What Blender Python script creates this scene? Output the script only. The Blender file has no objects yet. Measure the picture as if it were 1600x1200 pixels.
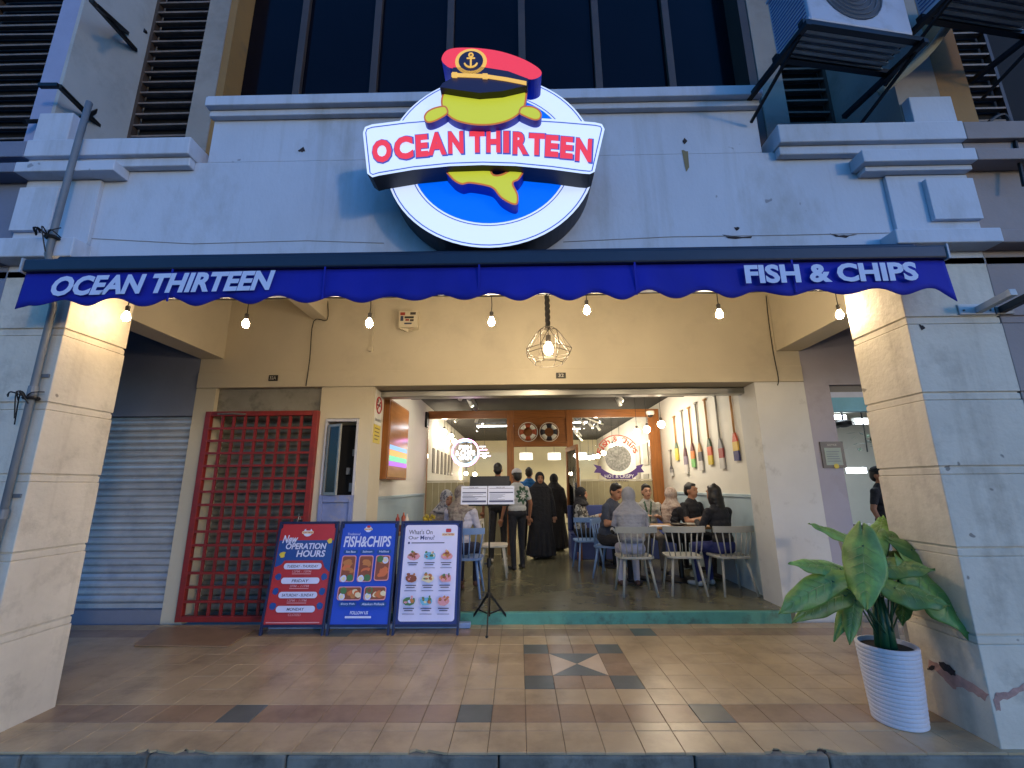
import bpy, bmesh, math, random
from mathutils import Vector, Matrix
random.seed(7)
R = math.radians
sc = bpy.context.scene
col = sc.collection

# ------------------------------------------------------------------ camera
CF, CH = 690.0, 1.45                       # focal length in photo pixels, eye height above the walkway
PIT, YAW, ROL = R(13), R(.83), R(.45)
FW = Vector((-math.sin(YAW)*math.cos(PIT), math.cos(YAW)*math.cos(PIT), math.sin(PIT)))
r0 = Vector((math.cos(YAW), math.sin(YAW), 0)); u0 = r0.cross(FW)
RT = r0*math.cos(ROL) - u0*math.sin(ROL); UP = RT.cross(FW)
cam = bpy.data.objects.new('camera', bpy.data.cameras.new('camera')); col.objects.link(cam)
cam.data.sensor_width = 36; cam.data.lens = 36*CF/1600; cam.data.clip_end = 500; cam.data.clip_start = .05
mw = Matrix((( RT.x, UP.x, -FW.x, 0), (RT.y, UP.y, -FW.y, 0), (RT.z, UP.z, -FW.z, CH), (0, 0, 0, 1)))
cam.matrix_world = mw
sc.camera = cam

# ------------------------------------------------------------------ world, sun, exposure
w = bpy.data.worlds.new('World'); sc.world = w; w.use_nodes = True
nt = w.node_tree; nt.nodes.clear()
sky = nt.nodes.new('ShaderNodeTexSky'); sky.sky_type = 'NISHITA'; sky.sun_disc = False
SUN_EL, SUN_AZ, EXPO = 5.0, 140.0, 2.0
sky.sun_elevation = R(SUN_EL); sky.sun_rotation = R(SUN_AZ); sky.ozone_density = 6.2; sky.air_density = 1.0; sky.dust_density = .3
bgn = nt.nodes.new('ShaderNodeBackground'); bgn.inputs['Strength'].default_value = .15
won = nt.nodes.new('ShaderNodeOutputWorld')
nt.links.new(sky.outputs[0], bgn.inputs[0]); nt.links.new(bgn.outputs[0], won.inputs[0])
sun = bpy.data.objects.new('sun', bpy.data.lights.new('sun', 'SUN')); col.objects.link(sun)
sun.data.energy = .12; sun.data.angle = R(4); sun.data.color = (1, .74, .5)
_d = Vector((math.sin(R(SUN_AZ))*math.cos(R(SUN_EL)), math.cos(R(SUN_AZ))*math.cos(R(SUN_EL)), math.sin(R(SUN_EL))))
sun.rotation_euler = _d.to_track_quat('Z', 'Y').to_euler()
sc.view_settings.view_transform = 'Standard'; sc.view_settings.look = 'None'
sc.view_settings.exposure = EXPO; sc.view_settings.gamma = 1; sc.view_settings.use_curve_mapping = False
sc.render.engine = 'CYCLES'
sc.cycles.use_denoising = True; sc.cycles.max_bounces = 7; sc.cycles.diffuse_bounces = 4; sc.cycles.glossy_bounces = 3
sc.cycles.transparent_max_bounces = 12; sc.cycles.caustics_reflective = False; sc.cycles.caustics_refractive = False
sc.cycles.sample_clamp_indirect = 4

# ------------------------------------------------------------------ helpers
def ray(px, py): return FW + RT*((px-800)/CF) - UP*((py-600)/CF)
def at(px, py, Y):
    r = ray(px, py); return Vector((0, 0, CH)) + r*(Y/r.y)
def atz(px, py, Z=0.0):
    r = ray(px, py); return Vector((0, 0, CH)) + r*((Z-CH)/r.z)
def atx(px, py, X):
    r = ray(px, py); return Vector((0, 0, CH)) + r*(X/r.x)
def lin(c): return c/12.92 if c <= .04045 else ((c+.055)/1.055)**2.4
def S(r, g, b): return (lin(r/255), lin(g/255), lin(b/255))

MATS = {}
def M(name, c, rough=.6, var=.12, scale=5, bump=0, bscale=60, metal=0, stretch=(1, 1, 1), dirt=None, dscale=3, dthr=(.5, .7), rnd=0, spec=.5, coat=0, bdist=.01, streak=None, spots=None):
    if name in MATS: return MATS[name]
    m = bpy.data.materials.new(name); m.use_nodes = True; MATS[name] = m
    t = m.node_tree; n = t.nodes; L = t.links
    b = n['Principled BSDF']; b.inputs['Roughness'].default_value = rough; b.inputs['Metallic'].default_value = metal
    b.inputs['Specular IOR Level'].default_value = spec
    if coat: b.inputs['Coat Weight'].default_value = coat; b.inputs['Coat Roughness'].default_value = .15
    g = n.new('ShaderNodeNewGeometry'); mp = n.new('ShaderNodeMapping'); mp.inputs['Scale'].default_value = stretch
    L.new(g.outputs['Position'], mp.inputs[0])
    nz = n.new('ShaderNodeTexNoise'); nz.inputs['Scale'].default_value = scale; nz.inputs['Detail'].default_value = 6; nz.inputs['Roughness'].default_value = .6
    L.new(mp.outputs[0], nz.inputs['Vector'])
    mx = n.new('ShaderNodeMix'); mx.data_type = 'RGBA'
    mx.inputs[6].default_value = (*[max(0, v*(1-var)) for v in c], 1); mx.inputs[7].default_value = (*[min(1, v*(1+var)) for v in c], 1)
    mr = n.new('ShaderNodeMapRange'); mr.inputs[1].default_value = .3; mr.inputs[2].default_value = .7
    L.new(nz.outputs[0], mr.inputs[0]); L.new(mr.outputs[0], mx.inputs[0]); out = mx.outputs[2]
    if rnd:
        oi = n.new('ShaderNodeObjectInfo'); m2 = n.new('ShaderNodeMix'); m2.data_type = 'RGBA'; m2.blend_type = 'MULTIPLY'; m2.inputs[0].default_value = 1
        r2 = n.new('ShaderNodeMapRange'); r2.inputs[3].default_value = 1-rnd; r2.inputs[4].default_value = 1+rnd
        cb = n.new('ShaderNodeCombineColor')
        L.new(oi.outputs['Random'], r2.inputs[0])
        for k in range(3): L.new(r2.outputs[0], cb.inputs[k])
        L.new(out, m2.inputs[6]); L.new(cb.outputs[0], m2.inputs[7]); out = m2.outputs[2]
    if dirt:
        d = n.new('ShaderNodeTexNoise'); d.inputs['Scale'].default_value = dscale; d.inputs['Detail'].default_value = 9; d.inputs['Roughness'].default_value = .68
        L.new(mp.outputs[0], d.inputs['Vector'])
        r3 = n.new('ShaderNodeMapRange'); r3.inputs[1].default_value = dthr[0]; r3.inputs[2].default_value = dthr[1]; r3.inputs[4].default_value = dirt[3]
        m3 = n.new('ShaderNodeMix'); m3.data_type = 'RGBA'; m3.inputs[7].default_value = (*dirt[:3], 1)
        L.new(d.outputs[0], r3.inputs[0]); L.new(r3.outputs[0], m3.inputs[0]); L.new(out, m3.inputs[6]); out = m3.outputs[2]
    def layer(out, vec, sc_, thr, c4, det=6):
        d = n.new('ShaderNodeTexNoise'); d.inputs['Scale'].default_value = sc_; d.inputs['Detail'].default_value = det; d.inputs['Roughness'].default_value = .62
        m0 = n.new('ShaderNodeMapping'); m0.inputs['Scale'].default_value = vec; L.new(g.outputs['Position'], m0.inputs[0]); L.new(m0.outputs[0], d.inputs['Vector'])
        r3 = n.new('ShaderNodeMapRange'); r3.inputs[1].default_value = thr[0]; r3.inputs[2].default_value = thr[1]; r3.inputs[4].default_value = c4[3]
        m3 = n.new('ShaderNodeMix'); m3.data_type = 'RGBA'; m3.inputs[7].default_value = (*c4[:3], 1)
        L.new(d.outputs[0], r3.inputs[0]); L.new(r3.outputs[0], m3.inputs[0]); L.new(out, m3.inputs[6]); return m3.outputs[2]
    if streak: out = layer(out, (7, 7, .35), 1.0, (.52, .74), streak, 5)
    if spots: out = layer(out, (1, 1, 1), 7.0, (.735, .76), spots, 2)
    L.new(out, b.inputs['Base Color'])
    if bump:
        bn = n.new('ShaderNodeTexNoise'); bn.inputs['Scale'].default_value = bscale; bn.inputs['Detail'].default_value = 4
        L.new(mp.outputs[0], bn.inputs['Vector'])
        bp = n.new('ShaderNodeBump'); bp.inputs['Strength'].default_value = bump; bp.inputs['Distance'].default_value = bdist
        L.new(bn.outputs[0], bp.inputs['Height']); L.new(bp.outputs[0], b.inputs['Normal'])
    return m
def EM(name, c, s, rough=.4):
    if name in MATS: return MATS[name]
    m = bpy.data.materials.new(name); m.use_nodes = True; MATS[name] = m
    b = m.node_tree.nodes['Principled BSDF']; b.inputs['Base Color'].default_value = (*[v*.5 for v in c], 1); b.inputs['Roughness'].default_value = rough
    b.inputs['Emission Color'].default_value = (*c, 1); b.inputs['Emission Strength'].default_value = s*2**-EXPO
    return m
def GLASS(name, tint=(1, 1, 1), refl=.08, rough=.02):
    if name in MATS: return MATS[name]
    m = bpy.data.materials.new(name); m.use_nodes = True; MATS[name] = m
    t = m.node_tree; n = t.nodes; n.clear()
    o = n.new('ShaderNodeOutputMaterial'); a = n.new('ShaderNodeBsdfTransparent'); a.inputs[0].default_value = (*tint, 1)
    g = n.new('ShaderNodeBsdfGlossy'); g.inputs['Roughness'].default_value = rough
    f = n.new('ShaderNodeFresnel'); f.inputs[0].default_value = 1.45; x = n.new('ShaderNodeMixShader')
    t.links.new(f.outputs[0], x.inputs[0]); t.links.new(a.outputs[0], x.inputs[1]); t.links.new(g.outputs[0], x.inputs[2]); t.links.new(x.outputs[0], o.inputs[0])
    return m

def link(name, data, parent=None, label=None, cat=None, group=None, kind=None, loc=None, rz=None):
    o = bpy.data.objects.new(name, data); col.objects.link(o)
    if parent: o.parent = parent
    if loc is not None: o.location = loc
    if rz is not None: o.rotation_euler = (0, 0, rz)
    if label: o['label'] = label
    if cat: o['category'] = cat
    if group: o['group'] = group
    if kind: o['kind'] = kind
    return o
def thing(name, label, cat, loc=(0, 0, 0), rz=0, group=None): return link(name, None, None, label, cat, group, None, loc, rz)
def copy_tree(o, parent=None):
    c = o.copy(); col.objects.link(c)
    if parent: c.parent = parent
    for ch in list(o.children): copy_tree(ch, c)
    return c
def place(proto, used, loc, rz, label, sx=1):
    o = proto if not used else copy_tree(proto)
    used.append(1); o.location = loc; o.rotation_euler = (0, 0, rz); o['label'] = label
    return o

_tc = {}
def text_geo(s, bold=0, shear=0):
    k = (s, bold, shear)
    if k in _tc: return _tc[k]
    cu = bpy.data.curves.new('t', 'FONT'); cu.body = s
    cu.align_x = 'LEFT'; cu.offset = bold; cu.shear = shear; cu.resolution_u = 3; cu.fill_mode = 'FRONT'
    o = bpy.data.objects.new('t', cu); col.objects.link(o)
    dg = bpy.context.evaluated_depsgraph_get()
    me = bpy.data.meshes.new_from_object(o.evaluated_get(dg))
    V = [v.co.copy() for v in me.vertices]; F = [tuple(p.vertices) for p in me.polygons]
    bpy.data.objects.remove(o); bpy.data.curves.remove(cu); bpy.data.meshes.remove(me)
    x0 = min(v.x for v in V); x1 = max(v.x for v in V); y0 = min(v.y for v in V); y1 = max(v.y for v in V)
    _tc[k] = ([((v.x-x0)/(x1-x0), (v.y-y0)/(y1-y0)) for v in V], F)
    return _tc[k]

class MB:
    def __init__(s): s.v = []; s.f = []; s.m = []
    def add(s, V, F, m=0):
        b = len(s.v); s.v += [tuple(v) for v in V]; s.f += [tuple(i+b for i in f) for f in F]; s.m += [m]*len(F); return s
    def box(s, x0, x1, y0, y1, z0, z1, m=0):
        V = [(x, y, z) for z in (z0, z1) for y in (y0, y1) for x in (x0, x1)]
        return s.add(V, [(0, 2, 3, 1), (4, 5, 7, 6), (0, 1, 5, 4), (2, 6, 7, 3), (0, 4, 6, 2), (1, 3, 7, 5)], m)
    def obox(s, c, size, rot=Matrix(), m=0):
        h = [v/2 for v in size]; rot = rot.to_3x3(); c = Vector(c)
        V = [c + rot @ Vector((x, y, z)) for z in (-h[2], h[2]) for y in (-h[1], h[1]) for x in (-h[0], h[0])]
        return s.add(V, [(0, 2, 3, 1), (4, 5, 7, 6), (0, 1, 5, 4), (2, 6, 7, 3), (0, 4, 6, 2), (1, 3, 7, 5)], m)
    def bar(s, a, b, wd, hd=None, m=0, upv=Vector((0, 0, 1))):
        a = Vector(a); b = Vector(b); d = b-a; hd = hd or wd
        z = d.normalized(); x = z.cross(upv)
        if x.length < 1e-4: x = Vector((1, 0, 0))
        x.normalize(); y = z.cross(x)
        rot = Matrix((x, y, z)).transposed()
        return s.obox((a+b)/2, (wd, hd, d.length), rot, m)
    def prism(s, P, vec, m=0, ms=None):
        n = len(P); vec = Vector(vec); Q = [Vector(p)+vec for p in P]
        b = len(s.v); s.v += [tuple(p) for p in P]+[tuple(q) for q in Q]
        s.f.append(tuple(range(b, b+n))); s.m.append(m)
        s.f.append(tuple(range(b+2*n-1, b+n-1, -1))); s.m.append(m if ms is None else ms)
        for i in range(n):
            j = (i+1) % n; s.f.append((b+j, b+i, b+n+i, b+n+j)); s.m.append(m if ms is None else ms)
        return s
    def tube(s, path, r, n=8, m=0):
        path = [Vector(p) for p in path]; k = len(path); rr = r if isinstance(r, (list, tuple)) else [r]*k
        rings = []; prev = None
        for i, p in enumerate(path):
            t = (path[min(i+1, k-1)]-path[max(i-1, 0)]).normalized()
            if prev is None:
                x = t.cross(Vector((0, 0, 1)));
                if x.length < .05: x = t.cross(Vector((1, 0, 0)))
            else: x = prev - t*prev.dot(t)
            x.normalize(); prev = x; y = t.cross(x)
            rings.append([p + (x*math.cos(2*math.pi*a/n)+y*math.sin(2*math.pi*a/n))*rr[i] for a in range(n)])
        V = [q for g in rings for q in g]; F = []
        for i in range(k-1):
            for a in range(n):
                c = (a+1) % n; F.append((i*n+a, i*n+c, (i+1)*n+c, (i+1)*n+a))
        F.append(tuple(range(n-1, -1, -1))); F.append(tuple((k-1)*n+a for a in range(n)))
        return s.add(V, F, m)
    def lathe(s, prof, n=20, c=(0, 0, 0), m=0, cap=True):
        V = [(c[0]+r*math.cos(2*math.pi*a/n), c[1]+r*math.sin(2*math.pi*a/n), c[2]+z) for r, z in prof for a in range(n)]
        F = [(i*n+a, i*n+(a+1) % n, (i+1)*n+(a+1) % n, (i+1)*n+a) for i in range(len(prof)-1) for a in range(n)]
        if cap: F += [tuple(range(n-1, -1, -1)), tuple((len(prof)-1)*n+a for a in range(n))]
        return s.add(V, F, m)
    def ell(s, c, r, n=12, k=8, m=0, rot=None):
        V = []; F = []
        if not isinstance(r, (list, tuple)): r = (r, r, r)
        for i in range(1, k):
            th = math.pi*i/k
            for a in range(n):
                ph = 2*math.pi*a/n; V.append(Vector((r[0]*math.sin(th)*math.cos(ph), r[1]*math.sin(th)*math.sin(ph), r[2]*math.cos(th))))
        V.append(Vector((0, 0, r[2]))); V.append(Vector((0, 0, -r[2]))); T = len(V)-2
        for i in range(k-2):
            for a in range(n): F.append((i*n+a, (i+1)*n+a, (i+1)*n+(a+1) % n, i*n+(a+1) % n))
        for a in range(n):
            F.append((T, a, (a+1) % n)); F.append((T+1, (k-2)*n+(a+1) % n, (k-2)*n+a))
        c = Vector(c)
        if rot: V = [rot @ v for v in V]
        return s.add([c+v for v in V], F, m)
    def torus(s, c, R1, r, ax=(0, 0, 1), n=24, k=8, m=0, a0=0, a1=2*math.pi):
        q = Vector((0, 0, 1)).rotation_difference(Vector(ax)); pts = []
        full = abs(a1-a0) > 6.28
        for i in range(n+1): 
            a = a0+(a1-a0)*i/n; pts.append(Vector(c)+q @ Vector((R1*math.cos(a), R1*math.sin(a), 0)))
        return s.tube(pts, r, k, m)
    def text(s, t, O, U, V, m=0, bold=0, shear=0):
        g, F = text_geo(t, bold, shear); O = Vector(O); U = Vector(U); V = Vector(V)
        return s.add([O+U*a+V*b for a, b in g], F, m)
    def mesh(s, name, mats, smooth=False):
        me = bpy.data.meshes.new(name); me.from_pydata(s.v, [], s.f)
        for k in mats if isinstance(mats, (list, tuple)) else [mats]: me.materials.append(k)
        me.polygons.foreach_set('material_index', s.m)
        if smooth: me.polygons.foreach_set('use_smooth', [True]*len(me.polygons))
        me.update(); return me
    def build(s, name, mats, parent=None, smooth=False, bevel=0, **k):
        o = link(name, s.mesh(name, mats, smooth), parent, **k)
        if bevel:
            b = o.modifiers.new('b', 'BEVEL'); b.width = bevel; b.segments = 2; b.limit_method = 'ANGLE'
        return o
def cat_rom(P, n=5, closed=True):
    P = [Vector(p) for p in P]; k = len(P); out = []
    for i in range(k if closed else k-1):
        g = lambda j: P[j % k] if closed else P[max(0, min(k-1, j))]
        p0, p1, p2, p3 = g(i-1), g(i), g(i+1), g(i+2)
        for j in range(n):
            t = j/n; out.append(.5*((2*p1)+(p2-p0)*t+(2*p0-5*p1+4*p2-p3)*t*t+(3*p1-p0-3*p2+p3)*t**3))
    if not closed: out.append(P[-1])
    return out
def px(pts, Y): return [at(p[0], p[1], Y) for p in pts]

# ------------------------------------------------------------------ materials
paint = M('facade_paint', S(194, 200, 210), .75, .08, 1.3, .18, 45, stretch=(1, 1, .5), dirt=(.26, .25, .2, .6), dscale=1.8, dthr=(.52, .78), streak=(.26, .25, .2, .3), spots=(.12, .12, .13, .6))
paint_pier = M('pier_paint', S(208, 198, 180), .75, .1, 2.2, .4, 26, dirt=(.25, .21, .16, .6), dscale=3.2, dthr=(.52, .76), streak=(.28, .22, .15, .35), spots=(.1, .08, .07, .7))
paint_in = M('walkway_paint', S(200, 190, 168), .75, .05, 1.4, .08, 40, dirt=(.3, .26, .19, .35), dscale=1.2, dthr=(.55, .8))
paint_nb = M('neighbour_paint', S(150, 138, 134), .8, .08, 1.6, .15, 40, dirt=(.2, .17, .14, .4), dscale=2, dthr=(.5, .8))
paint_nl = M('neighbour_blue_paint', S(118, 124, 142), .8, .08, 1.6, .15, 40, dirt=(.16, .16, .17, .4), dscale=2, dthr=(.5, .8))
paint_up = M('upper_wall_paint', S(150, 142, 132), .8, .12, 1.5, .15, 30, dirt=(.12, .1, .08, .6), dscale=2.4, dthr=(.5, .8))
ochre = M('ochre_paint', S(150, 112, 60), .75, .1, 2, .1, 40, dirt=(.12, .08, .05, .5), dscale=3)
white_in = M('interior_white', S(224, 220, 208), .7, .03, 2)
black_ceil = M('black_ceiling', S(34, 34, 34), .8, .1, 3)
concrete = M('polished_floor', S(116, 114, 92), .22, .25, 1.4, .03, 30, dirt=(.05, .05, .035, .6), dscale=2.5, dthr=(.45, .75))
kerbm = M('kerb_concrete', S(112, 112, 104), .9, .35, 4, .9, 14, dirt=(.02, .022, .02, .8), dscale=3.5, dthr=(.5, .68))
teal = M('teal_paint', S(84, 148, 132), .5, .14, 6, .15, 30, dirt=(.06, .1, .09, .7), dscale=7, dthr=(.52, .66))
wood = M('wood_brown', S(150, 92, 40), .45, .22, 3, .06, 30, stretch=(14, 14, 1.2))
woodh = M('wood_brown_across', S(150, 92, 40), .45, .22, 3, .06, 30, stretch=(1.2, 14, 14))
steel = M('brushed_steel', S(150, 150, 146), .32, .15, 4, metal=.9, stretch=(.4, 8, 8))
asphalt = M('asphalt', (.05, .05, .052), .9, .3, 8, .5, 90)
grout = M('grout', S(62, 48, 36), .8, .25, 6)
palewain = M('pale_blue_paint', S(170, 190, 200), .6, .05, 3)
darkm = M('dark_void', S(14, 14, 16), .9, .1, 3)
blackmetal = M('black_metal', S(22, 22, 24), .45, .2, 10, metal=.3)
brownfr = M('brown_window_frame', S(70, 58, 50), .5, .15, 6)
WP = (1, 1, 1)

# ------------------------------------------------------------------ ground, walkway, tiles
MB().box(-120, 120, -120, 60, -.3, -.26).build('road', asphalt, kind='structure')
kb = MB(); x = -9.0
while x < 9:
    wd = random.uniform(.7, 1.3); kb.box(x, x+wd-.008, 2.852+random.uniform(0, .006), 3.0, -.27, -.010-random.uniform(0, .006)); x += wd
kb.build('kerb', kerbm, kind='structure', bevel=.012)
walk = MB().box(-9, 9, 2.9, 5.24, -.25, -.006).build('walkway', grout, kind='structure')
tan = M('tile_tan', S(180, 158, 122), .27, .12, 3, .04, 25, rnd=.045, dirt=(.12, .085, .055, .55), dscale=2.2, dthr=(.48, .75))
red = M('tile_red_brown', S(152, 127, 99), .27, .14, 3, .04, 25, rnd=.05, dirt=(.1, .06, .04, .5), dscale=2.2, dthr=(.48, .75))
drk = M('tile_dark', S(98, 102, 96), .27, .15, 3, .04, 25, rnd=.06)
lgt = M('tile_light', S(196, 174, 146), .27, .1, 3, .04, 25, rnd=.05)
RY = [2.865, 3.09, 3.19, 3.425, 3.66, 3.893, 4.126, 4.36, 4.593, 4.826, 5.06, 5.238]
PX, X0, g = .2205, .025, .0025
def tile_mesh(wd, dp, m):
    b = MB(); h = [(0, 0), (wd, 0), (wd, dp), (0, dp)]; e = .003
    t = [(e, e), (wd-e, e), (wd-e, dp-e), (e, dp-e)]
    V = [(x, y, -.012) for x, y in h]+[(x, y, -.003) for x, y in h]+[(x, y, 0) for x, y in t]
    F = [(8, 9, 10, 11)]
    for r_ in (0, 4): F += [(r_+i, r_+(i+1) % 4, r_+4+(i+1) % 4, r_+4+i) for i in range(4)]
    b.add(V, F); return b.mesh('tile', m)
CHIP = (-10, -9, -3, 6, 7); tm = {}; far = MB(); farm = []
accent = {2: lambda c: c % 7 == 5, 9: lambda c: c % 8 == 5}
for r_ in range(11):
    y0, y1 = RY[r_], RY[r_+1]
    for c in range(-41, 41):
        xx = X0+c*PX
        m = tan
        if r_ in (2, 9): m = red
        if r_ == 2 and c in (-9, -2, 5, 12, -16): m = drk
        if r_ == 9 and c in (5, -9): m = drk
        if 4 <= r_ <= 7 and 0 <= c <= 3:
            if r_ in (4, 7): m = drk if c in (0, 3) else red
            elif c in (0, 3): m = red
            else: continue
        if r_ == 0 and c in CHIP:
            x1_, y1_ = xx+PX-g, y1-g; k_ = random.uniform(.4, .75)
            P_ = [(x1_, y1_), (xx, y1_), (xx, y0+random.uniform(.0, .03))]+[(xx+(PX-g)*f_, y0+random.uniform(.012, .05)) for f_ in (.15, .3, .42, k_)]+[(x1_-.02, y0), (x1_, y0)]
            MB().prism([(a_, b_, 0) for a_, b_ in reversed(P_)], (0, 0, -.012)).build('tile', m, walk); continue
        if -15 <= c <= 11:
            k = (r_, m.name)
            if k not in tm: tm[k] = tile_mesh(PX-g, y1-y0-g, m)
            o = link('tile', tm[k], walk, loc=(xx, y0, random.uniform(-.0012, .0008)))
            o.rotation_euler = (random.gauss(0, .0016), random.gauss(0, .0016), 0)
        else:
            e = [tan, red, drk].index(m)
            far.box(xx, xx+PX-g, y0, y1-g, -.012, -.0005, e)
cx0, cx1, cy0, cy1 = X0+PX, X0+3*PX-g, RY[5], RY[7]-g; cxm, cym = (cx0+cx1)/2, (cy0+cy1)/2
for P_, m in (([(cx0, cy0), (cx1, cy0), (cxm, cym)], drk), ([(cx1, cy1), (cx0, cy1), (cxm, cym)], drk), ([(cx0, cy1), (cx0, cy0), (cxm, cym)], lgt), ([(cx1, cy0), (cx1, cy1), (cxm, cym)], lgt)):
    c_ = Vector((sum(p[0] for p in P_)/3, sum(p[1] for p in P_)/3))
    P_ = [c_+(Vector(p)-c_)*.985 for p in P_]
    MB().prism([(p[0], p[1], 0) for p in P_], (0, 0, -.012)).build('tile', m, walk)
far.build('tile_field', [tan, red, drk], walk, kind='stuff')

# ------------------------------------------------------------------ the shophouse
house = thing('shophouse', 'pale shophouse front with square pillars around the open restaurant', 'building', (0, 2.9, 0))
house_inv = Matrix.Translation((0, -2.9, 0))
def hp(o):                              # parent keeping world place
    o.parent = house; o.matrix_parent_inverse = house_inv; return o
def part(mb, name, m, bevel=0, smooth=False): return hp(mb.build(name, m, bevel=bevel, smooth=smooth))
GZ = [-.02, .575, 1.06, 1.55, 2.03, 2.56, 3.058]
def pillar(xa, xb, m, par):
    p = MB().box(xa+.012, xb-.012 if xb < 3 or xa > 0 else xb, 2.912, 3.39, -.2, 3.05).build('pillar', m)
    par(p)
    for i in range(6):
        z0, z1 = GZ[i], GZ[i+1]
        b = MB(); b.box(xa, xb, 2.9, 3.40, z0+.004, z1-.052); b.box(xa+.004, xb-.004, 2.904, 3.396, z1-.049, z1-.007)
        o = b.build('block', m, p, bevel=.005)
    return p
pillar(2.67, 3.31, paint_pier, hp); pillar(-3.72, -3.2, paint_pier, hp)
# fascia beam with ledges, capitals and pilasters
part(MB().box(-3.72, 3.31, 2.9, 3.3, 2.95, 3.9).box(-2.38, 1.87, 2.9, 3.3, 3.9, 4.33), 'fascia', paint, .004)
part(MB().box(-2.40, 1.885, 2.80, 3.3, 4.333, 4.42).box(-2.39, 1.878, 2.85, 2.899, 4.28, 4.333), 'ledge', paint, .006)
part(MB().box(-3.72, -2.46, 2.8, 3.5, 3.903, 4.05).box(-3.72, -2.47, 2.84, 2.899, 3.83, 3.903), 'ledge', paint, .008)
part(MB().box(1.95, 3.31, 2.8, 3.5, 3.903, 4.06).box(1.96, 3.31, 2.84, 2.899, 3.83, 3.903), 'ledge', paint, .008)
part(MB().box(-3.72, -2.97, 2.77, 2.899, 3.745, 3.828), 'moulding', paint, .006)
part(MB().box(2.5, 3.31, 2.77, 2.899, 3.70, 3.80).box(2.54, 3.31, 2.82, 2.899, 3.66, 3.70), 'moulding', paint, .006)
part(MB().box(2.72, 3.31, 2.87, 2.899, 3.16, 3.655), 'pilaster', paint, .004)
part(MB().box(2.97, 3.31, 2.835, 2.869, 3.27, 3.6), 'pilaster_panel', paint, .004)
part(MB().box(-3.72, -3.15, 2.87, 2.899, 3.205, 3.74), 'pilaster', paint, .004)
part(MB().box(-3.72, -3.42, 2.835, 2.869, 3.3, 3.66), 'pilaster_panel', paint, .004)
part(MB().box(2.61, 3.33, 2.77, 2.93, 3.05, 3.158), 'capital', paint, .008)
part(MB().box(-3.74, -3.14, 2.77, 2.93, 3.05, 3.2), 'capital', paint, .008)
# walkway ceiling and cross beams
part(MB().box(-3.72, 3.31, 3.3, 5.3, 3.85, 3.98), 'ceiling', paint_in)
part(MB().box(3.2, 3.5, 3.41, 5.3, 3.05, 3.85), 'beam', paint_in, .005)
part(MB().box(-4.0, -3.71, 3.41, 5.3, 3.04, 3.85), 'beam', paint_in, .005)
part(MB().box(-2.62, -2.44, 4.2, 5.3, 3.545, 3.85), 'beam', paint_in, .005)
# front wall of the shop
part(MB().box(-4.0, 3.48, 5.3, 5.72, 2.86, 3.85), 'wall', paint_in)
part(MB().box(-3.99, 3.47, 5.275, 5.72, 2.662, 2.859), 'lintel', paint_in, .006)
part(MB().box(-4.0, -3.75, 5.3, 5.72, -.02, 2.661), 'wall', paint_in)
part(MB().box(2.88, 3.48, 5.3, 5.72, -.02, 2.661), 'wall', M('white_pier_paint', S(206, 206, 204), .7, .05, 2, .1, 30, dirt=(.2, .19, .17, .5), dscale=3, dthr=(.58, .75)))
part(MB().box(-2.43, -2.335, 5.3, 5.72, -.02, 2.661).box(-1.935, -1.78, 5.3, 5.72, -.02, 2.661).box(-2.335, -1.935, 5.3, 5.72, 2.27, 2.661).box(-2.335, -1.935, 5.6, 5.72, -.02, 2.27), 'wall', paint_in)
part(MB().box(-3.75, -2.43, 5.62, 5.72, -.02, 2.66), 'wall', darkm)
part(MB().box(-3.75, -2.43, 5.36, 5.42, 2.37, 2.66), 'transom_board', M('old_board', S(138, 136, 128), .8, .15, 4, .2, 20, dirt=(.05, .05, .05, .6), dscale=5))
# interior shell
fl = MB().box(-1.94, 2.97, 5.262, 17, -.1, .12)
part(fl, 'floor', concrete)
part(MB().box(-1.79, 2.89, 5.2, 5.26, -.02, .118), 'threshold', teal, .01)
part(MB().box(-2.08, -1.95, 5.72, 17, .0, 3.15), 'wall', white_in)
part(MB().box(2.98, 3.1, 5.72, 17, .0, 3.15), 'wall', white_in)
part(MB().box(-2.08, 3.1, 17, 17.1, .0, 3.15), 'wall', M('cream_back', S(222, 214, 180), .7, .04, 2))
part(MB().box(-2.08, 3.1, 5.725, 17.1, 3.15, 3.25), 'ceiling', black_ceil)
for xa, xb in ((-1.949, -1.935), (2.965, 2.979)):
    part(MB().box(xa, xb, 5.73, 9.2, .12, 1.28), 'wainscot', palewain)
    part(MB().box(min(xa, xb-.03), max(xb, xa+.03), 5.73, 9.2, 1.281, 1.32), 'wainscot_rail', palewain, .004)
part(MB().box(2.882, 2.90, 5.66, 5.715, .12, 2.66).box(-1.80, -1.782, 5.66, 5.715, .12, 2.66), 'shutter_guide', M('guide_rail', S(70, 66, 62), .4, .1, 5, metal=.6), .003)
part(MB().box(-1.78, 2.88, 5.55, 5.7, 2.575, 2.66), 'shutter_bottom_bar', steel, .008)

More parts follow.
